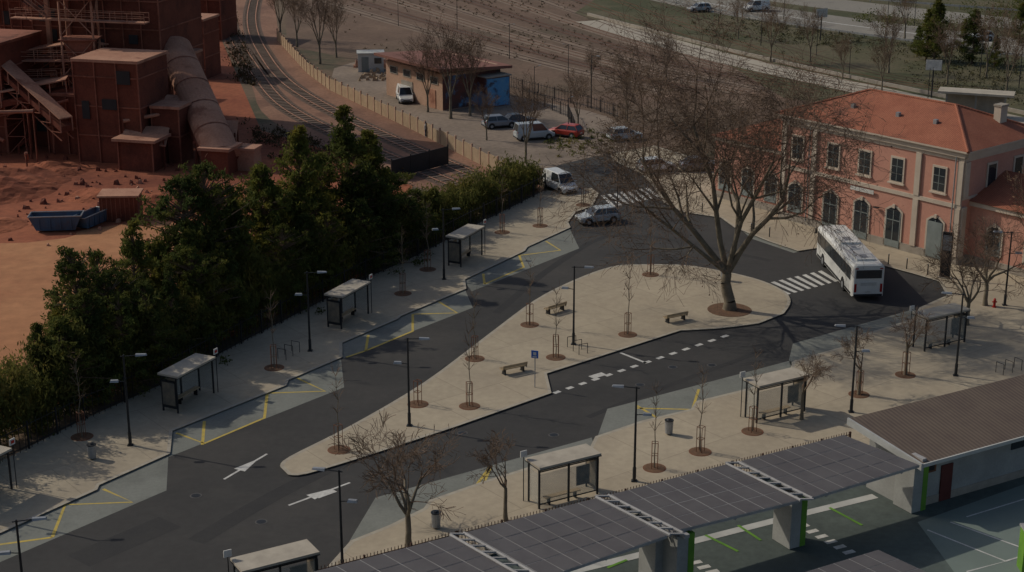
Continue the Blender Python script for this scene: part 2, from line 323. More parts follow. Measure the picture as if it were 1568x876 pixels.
def car(kind,pm):
    m=MB()
    if kind=='hatch': Ln,W,belt,H,gf,rf,rr,gr=4.1,1.76,.95,1.5,.95,.25,-1.55,-1.95
    elif kind=='sedan': Ln,W,belt,H,gf,rf,rr,gr=4.4,1.78,.92,1.44,.85,.15,-1.1,-1.75
    else: Ln,W,belt,H,gf,rf,rr,gr=4.6,1.9,1.1,1.95,1.45,.75,-2.1,-2.25
    h=Ln/2;hw=W/2
    loft(m,[(h,.38,.62,hw*.78),(h-.12,.26,.74,hw*.92),(h-.8,.22,belt-.1,hw),(gf,.22,belt,hw),(gr+.3,.22,belt+.02,hw),(-h+.15,.26,belt-.02,hw*.95),(-h,.38,belt-.15,hw*.84)],pm)
    b=[(gr,-hw*.9,belt),(gf,-hw*.9,belt),(gf,hw*.9,belt),(gr,hw*.9,belt)];t=[(rr,-hw*.72,H-.04),(rf,-hw*.72,H-.04),(rf,hw*.72,H-.04),(rr,hw*.72,H-.04)]
    m.hexa(b,t,glass)
    m.hexa([(rr-.06,-hw*.74,H-.06),(rf+.06,-hw*.74,H-.06),(rf+.06,hw*.74,H-.06),(rr-.06,hw*.74,H-.06)],[(rr+.06,-hw*.66,H+.01),(rf-.08,-hw*.66,H+.01),(rf-.08,hw*.66,H+.01),(rr+.06,hw*.66,H+.01)],pm)
    for i in range(4): m.cyl(b[i],t[i],.05,.045,pm,6)
    for s in(-1,1):
        xm=(gf+gr)/2-.05;m.cyl((xm,s*hw*.91,belt),(xm-.05,s*hw*.73,H-.05),.045,.045,pm,6)
        if kind=='van':
            m.add([(gr-.01,s*hw*.92,belt),(xm,s*hw*.92,belt),(xm-.05,s*hw*.745,H-.04),(rr,s*hw*.745,H-.04)],[(0,1,2,3)],pm)
        m.box((gf-.15,s*(hw+.08),belt+.05),(.12,.18,.13),pm)
        m.box((h-.13,s*hw*.66,.66),(.2,.34,.14),lens);m.box((-h+.1,s*hw*.74,belt-.15),(.16,.2,.2),lampred)
        m.box((0,s*(hw-.02),.3),(1.8,.06,.1),plastic)
        for x in(h-.82,-h+.78): 
            m.cyl((x,s*(hw-.1),.36),(x,s*(hw+.006),.36),.40,.40,plastic,16);wheel(m,x,s*(hw+.015),.31,.2)
    m.box((h-.06,0,.38),(.16,W*.72,.14),plastic);m.box((-h+.05,0,.36),(.16,W*.8,.14),plastic)
    m.box((h+.0,0,.55),(.06,.9,.1),plastic);m.box((-h-.01,0,.62),(.05,.5,.11),whitep)
    return m.mesh(kind+'_'+pm.name)
cars=[('van',pw,'parked_van',(620,155),-80,.03),('hatch',pg,'parked_car',(765,195),20,.03),('sedan',pd,'parked_car',(793,192),25,.03),('van',ps,'parked_van',(818,213),18,.03),('hatch',pr,'parked_car',(866,209),150,.03),('hatch',ps,'parked_car',(957,214),20,.0),
('van',pw,'van',(858,292),-62,.036),('hatch',ps,'car',(915,341),200,.036),('van',pw,'highway_van',(1158,17),-160,.036),('hatch',ps,'highway_car',(1070,18),-160,.036),('hatch',pw,'highway_car',(1500,62),-170,.036),('sedan',pg,'parked_car',(1072,262),10,.14),('hatch',pw,'parked_car',(1005,264),20,.14)]
cache={}
for k,pm,nm,p,yw,z in cars:
    key=k+pm.name
    if key not in cache: cache[key]=car(k,pm)
    O(nm,cache[key],(*G(*p),z),R(yw),bevel=.03)
# bus
m=MB();L,W,H=12.,2.55,3.05
st=[(-6,.45,2.95,1.18),(-5.85,.36,3.05,1.275),(5.7,.36,3.05,1.275),(5.98,.4,2.9,1.2)]
vs=[];fs=[]
for x,zb,zt,hw in st: vs+=[(x,-hw,zb),(x,hw,zb),(x,hw,zt-.22),(x,hw-.2,zt),(x,-hw+.2,zt),(x,-hw,zt-.22)]
for i in range(3):
    for j in range(6): fs.append((i*6+j,i*6+(j+1)%6,(i+1)*6+(j+1)%6,(i+1)*6+j))
fs+=[tuple(range(6)),tuple(range(18,24))[::-1]];m.add(vs,fs,busp)
for s in(-1,1):
    m.box((.2,s*1.278,2.05),(10.9,.02,1.05),glass)
    for x in(-4.2,-2.4,-.6,1.2,3.0,4.6): m.box((x,s*1.29,2.05),(.07,.012,1.05),plastic)
    m.box((0,s*1.279,.5),(11,.016,.2),plastic)
    for x in(-3.0,3.55):
        m.cyl((x,s*1.15,.52),(x,s*1.285,.52),.60,.60,plastic,18);wheel(m,x,s*1.30,.48,.3)
    m.box((6.25,s*1.3,2.4),(.2,.14,.45),plastic);m.box((6.05,s*1.25,2.75),(.5,.05,.05),plastic)
    m.box((-6.0,s*1.05,1.1),(.05,.18,.7),lampred);m.box((-5.99,s*1.0,2.72),(.06,.25,.1),lampred);m.box((6.0,s*.9,.8),(.06,.35,.2),lens)
m.box((-5.98,0,2.25),(.08,2.1,.7),glass);m.box((5.98,0,1.9),(.1,2.2,1.5),glass);m.box((-6.0,0,1.2),(.05,1.7,.85),busp);m.box((-6.01,0,.5),(.08,2.3,.18),plastic);m.box((-6.045,0,.78),(.02,.52,.12),whitep)
for k in range(3): m.box((-6.035,0,1.35+.09*k),(.02,1.3,.03),galv)
for x,l,w,h in((-4.1,1.6,1.5,.14),(-1.2,.9,.9,.06),(.9,2.2,1.6,.17),(3.9,.9,.9,.06)): m.box((x,0,3.05+h/2),(l,w,h),busp);m.box((x,0,3.06+h),(l*.5,w*.4,.02),galv)
e0,e1=Vector(G(1304,462)),Vector(G(1249,396));d=(e1-e0).normalized();yw=math.atan2(d.y,d.x);n=Vector((d.y,-d.x));c=e0+n*1.275+d*6.0
O('bus',m,(c.x,c.y,.038),yw,bevel=.05)
# ---------- street lamp ----------
m=MB();m.cyl((0,0,0),(0,0,6.1),.085,.055,steel,8);m.box((0,0,.03),(.35,.35,.06),steel);m.cyl((0,0,.05),(0,0,.9),.11,.11,steel,8)
m.cyl((-.2,0,6.0),(1.15,0,6.08),.035,.03,steel,6);m.hexa([(.75,-.16,6.02),(1.45,-.12,6.05),(1.45,.12,6.05),(.75,.16,6.02)],[(.75,-.1,6.14),(1.4,-.08,6.13),(1.4,.08,6.13),(.75,.1,6.14)],galv)
m.cyl((0,0,4.3),(-.65,0,4.38),.03,.025,steel,6);m.hexa([(-.95,-.14,4.33),(-.4,-.16,4.33),(-.4,.16,4.33),(-.95,.14,4.33)],[(-.9,-.1,4.45),(-.45,-.1,4.45),(-.45,.1,4.45),(-.9,.1,4.45)],galv)
lm=m.mesh('lamp')
lamp_s=[((200,685),5),((475,540),0),((680,430),8),((878,530),-10),((627,655),-5),((525,884),170),((971,740),172),((1303,634),175),((1463,578),170),((43,970),10),((-30,790),5),((1538,470),175)]
for p,y in lamp_s: O('street_lamp',lm,(*G(*p),.14),R(y))
# ---------- shelters ----------
glass2=bpy.data.materials.new('shelter_glass');glass2.use_nodes=True
b=glass2.node_tree.nodes['Principled BSDF'];b.inputs['Base Color'].default_value=(.35,.38,.36,1);b.inputs['Alpha'].default_value=.22;b.inputs['Roughness'].default_value=.1
panel=M('poster_panel',(.10,.10,.09),(.22,.18,.13),2.,.4)
def shelter():
    m=MB();Lx,D=4.0,1.4
    m.box((0,0,2.60),(Lx+.2,D+.25,.14),roofwhite);m.box((0,0,2.51),(Lx+.24,D+.29,.05),steel)
    for x in(-Lx/2,0,Lx/2): m.box((x,-.6,1.25),(.1,.1,2.5),steel)
    for x in(-Lx/2,Lx/2): m.box((x,.58,1.25),(.09,.09,2.5),steel)
    for z in(.25,2.3): m.box((0,-.6,z),(Lx,.05,.06),steel)
    m.box((0,-.61,1.2),(Lx-.1,.012,1.9),glass2)
    m.box((-Lx/2,-.03,1.2),(.012,1.05,1.9),glass2)
    m.box((Lx/2,-.02,1.25),(.16,1.2,1.9),steel);m.box((Lx/2+.085,-.02,1.3),(.01,1.0,1.6),panel);m.box((Lx/2-.085,-.02,1.3),(.01,1.0,1.6),panel)
    m.box((1.0,-.57,1.45),(.9,.06,1.2),panel)
    m.box((-.3,-.35,.48),(2.4,.38,.06),wood)
    for x in(-1.2,.6): m.box((x,-.35,.23),(.06,.3,.46),steel)
    m.box((-Lx/2-.25,.75,3.0),(.42,.06,.38),whitep);m.box((-Lx/2-.25,.787,3.0),(.26,.012,.18),redpaint);m.cyl((-Lx/2-.25,.75,0),(-Lx/2-.25,.75,2.82),.03,.03,steel,6)
    return m
shm=shelter().mesh('shelter')
yl_=yaw_of(G(258,700),G(710,430))
yr_=yaw_of(G(485,868),G(1290,660))
shl=[((290,618),1),((534,493),1),((713,401),1),((-30,770),1),((1186,637),0),((862,765),0),((425,925),0),((1437,530),0)]
for p,l in shl:
    x,y=G(*p);O('bus_shelter',shm,(x,y,.145),(yl_+math.pi) if l else yr_)
# ---------- benches ----------
m=MB();m.box((0,0,.44),(2.0,.5,.08),wood)
for k in(-.16,0,.16): m.box((0,k,.487),(1.98,.012,.012),plastic)
for x in(-.75,.75): m.box((x,0,.2),(.08,.42,.4),steel);m.box((x,0,.01),(.16,.5,.02),steel)
m.box((0,-.27,.62),(2.0,.05,.2),wood)
for x in(-.9,.9): m.box((x,-.27,.5),(.05,.04,.36),steel)
bme=m.mesh('bench')
for p,y in(((786,573),yr_),((1034,494),yr_),((850,480),yr_+.2)): O('park_bench',bme,(*G(*p),.142),y)
m=MB()
for k in range(3):
    x=k*.9
    m.cyl((x,-.35,0),(x,-.35,.8),.025,.025,steel,6);m.cyl((x,.35,0),(x,.35,.8),.025,.025,steel,6);m.cyl((x,-.35,.8),(x,.35,.8),.025,.025,steel,6)
hoop=m.mesh('hoop')
for p,y in(((893,545),yr_+1.5),((432,553),yl_),((1000,262),.3),((1530,575),yr_)): O('bicycle_rack',hoop,(*G(*p),.14),y)
m=MB();m.cyl((0,0,0),(0,0,.9),.05,.05,steel,8);m.cyl((0,0,.9),(0,0,.95),.06,.03,galv,8);bl_=m.mesh('bollard')
for p in((1150,362),(1178,368),(1290,390),(1320,399),(1360,410),(1388,417),(1420,426),(1040,322),(1075,330)): O('bollard',bl_,(*G(p[0],p[1]-3),.14))
m=MB();m.cyl((0,0,.1),(0,0,.95),.24,.28,galv,12);m.cyl((0,0,.95),(0,0,1.0),.3,.3,steel,12);m.cyl((0,0,0),(0,0,.1),.1,.1,steel,8);m.cyl((0,0,1.0),(0,0,1.08),.16,.1,steel,10)
bn=m.mesh('bin')
for p in((142,706),(1024,668),(1108,432),(668,812)): O('litter_bin',bn,(*G(*p),.14))
m=MB();m.cyl((0,0,0),(0,0,2.7),.035,.035,galv,8);m.box((0,-.05,2.45),(.5,.03,.55),blue);m.box((0,-.07,2.5),(.22,.01,.22),whitep);m.box((0,-.07,2.27),(.3,.01,.08),whitep)
O('traffic_sign',m,(*G(819,596),.14),-.3)
m=MB();m.box((0,0,2.),(.85,.22,4.0),plastic);m.box((0,-.115,3.1),(.7,.01,1.3),galv);m.box((0,-.115,1.3),(.7,.01,1.5),steel);m.box((0,0,.04),(1.1,.5,.08),plinth)
O('information_totem',m,(*G(1446,428),.14),-.4)
m=MB();m.cyl((0,0,0),(0,0,.6),.10,.10,redpaint,10);m.cyl((0,0,.6),(0,0,.75),.13,.05,redpaint,10);m.cyl((-.18,0,.45),(.18,0,.45),.06,.06,redpaint,8);m.cyl((0,0,0),(0,0,.06),.17,.17,redpaint,10)
O('fire_hydrant',m,(*G(1522,473),.14))
# ---------- bare trees ----------
def nrm(v): return v/np.linalg.norm(v)
RMIN=.011
def grow(segs,tips,rg,p,d,L,r,lev,mx,wob,trop,kids,nseg,ratio,ang):
    n=nseg[lev];step=L/n;rr=r
    for i in range(n):
        d=nrm(d+rg.normal(0,wob,3)+np.array([0,0,trop[lev]]))
        q=p+d*step;r2=r*(1-.75*(i+1)/n) if lev else r*(1-.6*(i+1)/n);segs.append((*p,*q,rr,max(r2,RMIN)));p=q;rr=max(r2,RMIN)
        if lev<mx and (i>0 or lev>1):
            for _ in range(kids[lev]):
                o=nrm(np.cross(d,rg.normal(size=3)));a=rg.uniform(*ang);dd=nrm(d*math.cos(a)+o*math.sin(a))
                grow(segs,tips,rg,p,dd,L*ratio*rg.uniform(.75,1.15),rr*.62,lev+1,mx,wob,trop,kids,nseg,ratio,ang)
    tips.append(p)
def bare(seed,trunk_h,r0,limbs,mx,nseg,kids,ratio,ang,trop,wob,trunk_lean=(0,0),dry=0):
    rg=np.random.default_rng(seed);segs=[];tips=[];p=np.zeros(3);rr=r0*1.35
    n=4
    for i in range(n):
        q=np.array([trunk_lean[0]*(i+1)/n,trunk_lean[1]*(i+1)/n,trunk_h*(i+1)/n])+rg.normal(0,.03,3)*r0*3;q[2]=trunk_h*(i+1)/n
        r2=r0*(1.0-.06*i);segs.append((*p,*q,rr,r2));p=q;rr=r2
    for d,L,r in limbs: grow(segs,tips,rg,p,nrm(np.array(d,float)),L,r,0,mx,wob,trop,kids,nseg,ratio,ang)
    S=np.array(segs);big=S[:,6]>.06
    V1,F1=tubes(S[big],8) if big.any() else (np.zeros((0,3)),np.zeros((0,4),int))
    V2,F2=tubes(S[~big],3)
    V=np.concatenate([V1,V2]);Fq=np.concatenate([F1,F2+len(V1)]);mi=np.concatenate([np.zeros(len(F1)),np.ones(len(F2))])
    if dry:
        T=np.array(tips);C=T[rg.integers(0,len(T),dry)]+rg.normal(0,.18,(dry,3));V3,F3=leaves(C,.09);Fq=np.concatenate([Fq,F3+len(V)]);mi=np.concatenate([mi,np.full(dry,2)]);V=np.concatenate([V,V3])
    return np_mesh('bare_tree',V,Fq,[bark,twig,leafb],mi)
big=bare(3,2.7,.40,[((-.7,.1,1),10.2,.25),((.55,-.1,.8),9.2,.25),((-.3,.35,1.3),11.2,.23),((.1,-.3,1.3),10.8,.20),((-1.1,-.3,.75),9.2,.17),((.6,.5,.95),9,.18)],4,[5,4,4,3,3],[2,2,2,2],.56,(.4,.95),[.10,.06,.0,-.05,-.12],.14,(-.4,0),dry=4500)
O('plane_tree',big,(*G(1117,476),.14),0,1.10)
sm1=bare(11,1.6,.15,[((-.8,.1,.8),2.6,.1),((.8,.2,.8),2.6,.1),((0,-.6,.9),2.4,.09),((.1,.6,.9),2.6,.09),((0,0,1),2.4,.08)],3,[4,3,3,2],[2,2,3],.6,(.4,1.0),[.08,.06,.03,0],.16)
sm2=bare(12,2.0,.12,[((-.5,.1,.9),1.7,.07),((.5,.2,.9),1.7,.07),((0,-.4,.9),1.6,.06),((.1,.4,.9),1.7,.06)],3,[3,3,3,2],[2,2,3],.6,(.4,1.),[.1,.06,.03,0],.15)
tall=bare(13,2.2,.16,[((-.25,.1,1),4.5,.09),((.3,.1,1),4.5,.09),((0,-.3,1),4.6,.09),((.05,.3,1),5,.09)],3,[5,4,3,2],[2,2,2],.5,(.3,.8),[.12,.1,.05,0],.1,dry=900)
for p,s,me in(((626,842),1.22,sm1),((774,800),1.0,sm2),((1227,645),.92,sm2),((1315,607),.9,sm2),((1386,577),1.0,sm2),((1480,500),1.1,sm1),((1508,470),1.2,sm1),((1582,440),1.1,tall)):
    O('bare_tree',me,(*G(*p),.14),random.uniform(0,6),s)
for p,s in(((690,182),1.15),((720,178),1.0),((655,172),.9),((490,98),1.15),((515,88),.9),((805,250),.9),((745,215),.6),((885,200),.7),((430,60),1.),((455,72),.9),((1180,95),.9),((1350,140),.7),((960,190),.8),((1020,120),.6),((905,130),.5),((1290,120),.6),((1240,95),.8),((1360,112),.9),((1450,130),.9),((1540,150),1.0),((1385,60),.9),((1510,120),1.0),((1130,60),.7)):
    O('bare_tree',tall,(*G(*p),0),random.uniform(0,6),s)
def sapling(seed):
    rg=np.random.default_rng(seed);m=MB();p=Vector((0,0,0))
    for i in range(6):
        q=Vector((rg.normal(0,.04),rg.normal(0,.04),(i+1)*.85));m.cyl(p,q,.045*(1-i*.12),.045*(1-(i+1)*.12),bark,5)
        if i>=2:
            for _ in range(5):
                a=rg.uniform(0,6.3);b=q+Vector((math.cos(a)*.4,math.sin(a)*.4,rg.uniform(.3,.8)));m.cyl(q,b,.016,.008,twig,3)
                for _ in range(2): m.cyl((q+b)/2,b+Vector(rg.normal(0,.22,3)),.01,.006,twig,3)
        p=q
    return m.mesh('sapling')
def guard():
    m=MB();m.cyl((0,0,-.01),(0,0,.012),.72,.72,rust,20);m.cyl((0,0,0),(0,0,.02),.64,.64,mulch,20)
    for k in range(4):
        a=k*math.pi/2;m.cyl((math.cos(a)*.26,math.sin(a)*.26,0),(math.cos(a)*.26,math.sin(a)*.26,1.7),.022,.022,rust,5)
    for z in(.9,1.7):
        for k in range(4):
            a=k*math.pi/2;b=a+math.pi/2;m.cyl((math.cos(a)*.26,math.sin(a)*.26,z),(math.cos(b)*.26,math.sin(b)*.26,z),.02,.02,rust,5)
    return m.mesh('guard')
sap=[sapling(i) for i in range(3)];gd=guard()
for i,p in enumerate([(519,692),(719,625),(727,552),(811,500),(851,550),(961,515),(996,423),(1002,720),(1072,695),(1152,664),(617,452),(655,415),(769,358),(827,348),(126,672),(420,566),(1315,607),(1386,577),(893,316),(640,622)]):
    loc=(*G(*p),.146)
    if i not in(16,17,19): O('sapling_tree',sap[i%3],loc,i*1.3,random.uniform(.9,1.1))
    O('tree_guard',gd,loc,i)
m=MB();m.cyl((0,0,-.01),(0,0,.012),1.75,1.75,mulch,28);O('tree_pit',m,(*G(1117,477),.146))
# ---------- evergreens ----------
def conifer(seed,h,rad,ncl=190,per=60,leaf=.15,pw_=.75,open_=0.):
    rg=np.random.default_rng(seed);C=[];segs=[(0,0,0,0,0,h*.9,h*.02,.03)]
    for i in range(ncl):
        t=rg.uniform(.06,1)**.85;lobe=1+.4*math.sin(3*t*7+seed);a=rg.uniform(0,6.283)
        rr=rad*(1-t)**pw_*lobe*(1+(.25+open_)*math.sin(2*a+seed+t*5))*rg.uniform(.45,1.2)+.1
        z=h*t*(1 if pw_>.6 else .92);c=np.array([math.cos(a)*rr+.5*math.sin(t*3+seed)*(1-t),math.sin(a)*rr,z+rr*.3*rg.uniform(-.4,1)])
        segs.append((0,0,z*.9,*c,.05,.02))
        k=int(per*(1.2-.7*t))
        u=rg.uniform(-.5,1.,(k,1));out=np.array([math.cos(a),math.sin(a),.45])
        C.append(c+out*u*(.6*(1-t)+.2)+rg.normal(0,1,(k,3))*np.array([.24,.24,.18])*(1.1-.6*t))
    C=np.concatenate(C);V,Fq=leaves(C,leaf,.25,2.);V2,F2=tubes(segs,4)
    Fa=np.concatenate([Fq,F2+len(V)]);mi=np.concatenate([np.zeros(len(Fq)),np.ones(len(F2))])
    return np_mesh('conifer',np.concatenate([V,V2]),Fa,[leafd,twig],mi)
con=[conifer(21,10,2.7),conifer(22,10,2.9,200,60,.15,.45,.15),conifer(23,10,2.2,180,60,.14,.85),conifer(24,10,3.1,210,55,.16,.6,.2),conifer(25,10,2.4,170,60,.15,.4,.2),conifer(26,10,2.8,150,60,.15,1.0,.1),conifer(27,10,3.0,190,60,.14,.5,.3)]
tr=[]
for x,b,t in[(540,392,165),(505,405,225),(460,430,202),(575,385,205),(400,455,242),(430,450,272),(320,490,237),(290,505,262),(352,478,292),(255,520,362),(205,545,345),(235,535,400),(160,570,382),(130,590,372),(375,470,310),(600,375,255),(480,420,278),(555,398,250),(90,610,478),(340,485,340),(640,362,290),
 (620,388,300),(585,402,300),(545,420,300),(510,440,315),(470,455,320),(430,475,340),(390,495,350),(350,515,375),(310,540,372),(270,560,410),(230,580,425),(190,600,440),(150,618,450),(110,635,480),(450,440,290),(300,520,340),(180,580,410),(670,365,292),(700,340,285),(60,640,500)]: tr.append((x,b,t))
def hgt(x,b,t):
    X,Y=G(x,b);lo,hi=0.,40.
    for _ in range(30):
        z=(lo+hi)/2;Zc=Y*cp+(HC-z)*sp;py=438-F*(Y*sp-(HC-z)*cp)/Zc
        if py>t: lo=z
        else: hi=z
    return z
pick=[5,1,2,0,3,4,6,1,0,3,5,2,6,4,0,1,3,6,2,5,1]
for i,(x,b,t) in enumerate(tr):
    h=hgt(x,b,t);s=h/10.;w_=max(s,.75)*random.uniform(.8,1.08)
    o=O('pine_tree',con[pick[i%21] if i<21 else (i*3+i//5)%7],(*G(x+random.uniform(-6,6),b+random.uniform(-4,4)),0),random.uniform(0,6.28),(w_,w_*random.uniform(.85,1.1),s*1.02))
    o.rotation_euler[0]=random.uniform(-.05,.05);o.rotation_euler[1]=random.uniform(-.06,.06)
nar=conifer(40,10,1.7,150,70)
for x,b,t in[(1418,92,15),(1430,95,0),(1488,98,15),(1405,85,40),(1522,105,55),(1560,70,5),(1475,80,30)]:
    h=hgt(x,b,t);O('cypress_tree',nar,(*G(x,b),0),x,(h/10*1.2,h/10*1.2,h/10))
def hedge_mesh(name,px,h0,h1,depth,n,size,mat,back=0):
    pts=[Vector(G(*p)) for p in px];seg=[(b-a).length for a,b in zip(pts[:-1],pts[1:])];tot=sum(seg)
    ncl=int(n/60);C=[]
    for _ in range(ncl):
        s=rng.uniform(0,tot);acc=0
        for k,l in enumerate(seg):
            if s<=acc+l: break
            acc+=l
        d=(pts[k+1]-pts[k])/seg[k];p=pts[k]+d*(s-acc);nn=Vector((-d.y,d.x));f=s/tot;hh=(h0+(h1-h0)*f)*(.8+.2*math.sin(s*.9)+.16*math.sin(s*2.3+1)+.1*math.sin(s*5.1))
        z=hh*rng.uniform(.05,1)**.7;o=p+nn*(rng.uniform(0,1)*depth+back)
        q=rng.normal(0,1,(60,3))*np.array([.33,.33,.45]);q[:,2]+=np.where(rng.uniform(size=60)<.12,rng.uniform(.2,.9,60),0)
        C.append(np.array([o.x,o.y,z])+q)
    C=np.concatenate(C);C=C[C[:,2]>.02];V,Fq=leaves(C,size,.9,2.6);return np_mesh(name,V,Fq,[mat])
O('hedge',hedge_mesh('hedge',[(-160,780),(0,704),(130,640),(250,586),(370,522),(460,476),(560,424),(640,388),(720,346),(780,318),(832,290)],5.9,2.9,2.6,150000,.14,leafh,.3))
def fence(name,px,h,sp_,mat,panel=None,base=0.,pick=None,pw_=.035):
    m=MB();pts=[G(*p) for p in px]
    for a,b in zip(pts[:-1],pts[1:]):
        L=math.dist(a,b);n=max(1,int(L/sp_));yw=yaw_of(a,b)
        for i in range(n+1):
            t=i/n;x,y=a[0]+(b[0]-a[0])*t,a[1]+(b[1]-a[1])*t;m.box((x,y,base+h/2),(.1,.1,h+.05),mat,yw)
        mx=((a[0]+b[0])/2,(a[1]+b[1])/2)
        if panel: m.box((*mx,base+h*.48),(L,.05,h*.9),panel,yw)
        else:
            m.box((*mx,base+h*.88),(L,.04,.05),mat,yw);m.box((*mx,base+h*.15),(L,.04,.05),mat,yw)
        if pick:
            k=int(L/pick)
            for i in range(k):
                t=(i+.5)/k;x,y=a[0]+(b[0]-a[0])*t,a[1]+(b[1]-a[1])*t;m.box((x,y,base+h*.52),(pw_,.03,h*1.04),mat,yw)
    return O(name,m)
fence('wire_fence',[(x,y+1) for x,y in hl],1.9,2.5,steel,pick=.5,base=.1)
m=MB();pts=[G(*p) for p in [(425,62),(470,112),(505,138),(640,203),(790,280),(838,280)]]
for a,b in zip(pts[:-1],pts[1:]):
    L=math.dist(a,b);n=max(1,int(L/2.2));yw=yaw_of(a,b)
    for i in range(n):
        t=(i+.5)/n;x,y=a[0]+(b[0]-a[0])*t,a[1]+(b[1]-a[1])*t;hh=1.6+.12*math.sin(i*2.3)
        m.box((x,y,hh/2),(L/n-.22,.06,hh),concr,yw)
        t=i/n;x,y=a[0]+(b[0]-a[0])*t,a[1]+(b[1]-a[1])*t;m.box((x,y,.95),(.18,.18,1.9),ochre,yw)
O('concrete_fence',m)
fence('dark_fence',[(600,275),(686,252)],2.2,2.5,steel,panel=plastic)
fence('picket_fence',[(440,918),(485,905),(700,848),(900,797),(1120,738),(1300,692)],1.35,2.2,fenced,pick=.2)
fence('yard_fence',[(700,110),(800,140),(900,165),(960,185)],1.6,3,steel,pick=.6)
fence('lot_fence',[(800,150),(870,180),(880,205)],1.6,2,steel,pick=.5)
# ---------- station ----------
st=bpy.data.objects.new('station_building',None);sc.collection.objects.link(st)
ox,oy=G(1464,408);st.location=(ox,oy,.14);st.rotation_euler=(0,0,math.atan2(-.765,.645))
def arch(cx,w,z0,z1,rise=.35,n=8):
    pts=[(cx-w/2,z0),(cx+w/2,z0)]
    for i in range(n+1):
        t=i/n;x=cx+w/2-w*t;pts.append((x,z1-rise+rise*math.sin(math.pi*t)))
    return pts
walls=MB();tr_=MB();win=MB();rf=MB()
Lm,Dm,Hm=20.,11.,9.9
walls.box((-Lm/2,Dm/2,Hm/2),(Lm,Dm,Hm),pink)
walls.box((-Lm-4.75,Dm/2+.5,3.1),(9.5,Dm-1.2,6.2),pink)
walls.box((5.5,Dm/2+.6,2.75),(11,Dm-1.6,5.5),pink)
for x0,x1,y,z0,z1,pr_,mt in[(-Lm,0,0,0,.7,.1,plinth),(-Lm,0,0,4.95,5.3,.12,trim),(-Lm,0,0,9.1,9.45,.1,trim),(-Lm-.1,.1,0,9.45,9.9,.3,trim),(-Lm-9.5,-Lm,1.1,0,.7,.08,plinth),(0,11,1.4,0,.7,.08,plinth),(0,11,1.4,5.1,5.5,.25,trim),(-Lm-9.5,-Lm,1.1,5.8,6.2,.25,trim)]:
    tr_.box(((x0+x1)/2,y-pr_/2,(z0+z1)/2),(x1-x0,pr_,z1-z0),mt)
for y0,z0,z1,pr_,mt in[(Dm/2,0,.7,.1,plinth),(Dm/2,5.75,5.95,.08,trim),(Dm/2,9.1,9.45,.1,trim),(Dm/2,9.45,9.9,.3,trim)]:
    tr_.box((pr_/2,y0,(z0+z1)/2),(pr_,Dm+.1,z1-z0),mt)
for x in(-.3,-4.6,-16.1,-Lm+.3): 
    tr_.box((x,-.09,2.83),(.55,.18,4.24),trim);tr_.box((x,-.09,7.2),(.55,.18,3.8),trim)
tr_.box((.09,.3,2.9),(.18,.6,4.4),trim);tr_.box((.09,.3,7.5),(.18,.6,3.1),trim)
def window(cx,y,w,z0,z1,arched,s=None):
    S=.18
    if arched:
        win_o=arch(cx,w+2*S,z0,z1+S,.5);tr_.xz(win_o,y-.10,y-.004,trim);tr_.box((cx,y-.13,z1+.1),(.25,.16,.35),trim)
        win.xz(arch(cx,w,z0+.02,z1,.4),y-.115,y-.09,glass)
        win.box((cx,y-.125,(z0+z1)/2-.1),(.07,.03,z1-z0-.3),doorg);win.box((cx,y-.125,z0+(z1-z0)*.68),(w,.03,.08),doorg);win.box((cx,y-.124,z0+.35),(w-.1,.025,.6),doorg)
        for sd in(-1,1): win.box((cx+sd*(w/2-.04),y-.123,(z0+z1-.4)/2),(.08,.03,z1-z0-.4),doorg)
    else:
        tr_.box((cx,y-.05,(z0+z1)/2),(w+.36,.1,z1-z0+.36),trim);tr_.box((cx,y-.12,z0-.22),(w+.6,.22,.12),trim)
        win.box((cx,y-.11,(z0+z1)/2),(w,.03,z1-z0),glass);win.box((cx,y-.13,(z0+z1)/2),(.06,.03,z1-z0),doorg)
        for q in(.33,.66): win.box((cx,y-.13,z0+(z1-z0)*q),(w,.02,.04),doorg)
for cx in(-2.4,-6.8,-10.35,-13.9,-18.1):
    window(cx,0,1.15,6.15,8.15,False);window(cx,0,1.55,.1 if cx!=-18.1 else .9,3.75,True)
win.box((-2.4,-.13,1.75),(1.45,.04,3.2),doorg)
for cx in(-22.,-25.,-28.): window(cx,1.1,1.4,.9,3.75,True)
for cx in(2.6,6.3,9.3): window(cx,1.4,1.3,1.1,3.75,True)
tr_.box((-10.35,-.2,4.65),(2.6,.06,.35),whitep)
tr_.box((-8.6,-.3,3.4),(.5,.35,.08),steel)
for k in(4.,8.): 
    tr_.box((.05,k,7.3),(.1,1.5,2.4),trim);win.box((.11,k,7.3),(.03,1.1,2.0),glass)
e=.55;zr=12.35;x0,x1,y0,y1=-Lm-e,e,-e,Dm+e;hr=Dm/2
A=[(x0,y0,9.93),(x1,y0,9.93),(x1,y1,9.93),(x0,y1,9.93)];B=[(x0,y0,10.08),(x1,y0,10.08),(x1,y1,10.08),(x0,y1,10.08)];r1=(x0+hr+.6,Dm/2,zr+.1);r2=(x1-hr-.2,Dm/2,zr+.1)
rf.hexa(A,B,trim)
B=[(x,y,z+.003) for x,y,z in B]
rf.add(B+[r1,r2],[(0,1,5,4),(2,3,4,5)],tile);rf.add(B+[r1,r2],[(1,2,5),(3,0,4)],tile2)
for p,q in((B[1],r2),(B[2],r2),(B[0],r1),(B[3],r1),(r1,r2)): rf.cyl(p,q,.14,.14,tile,6)
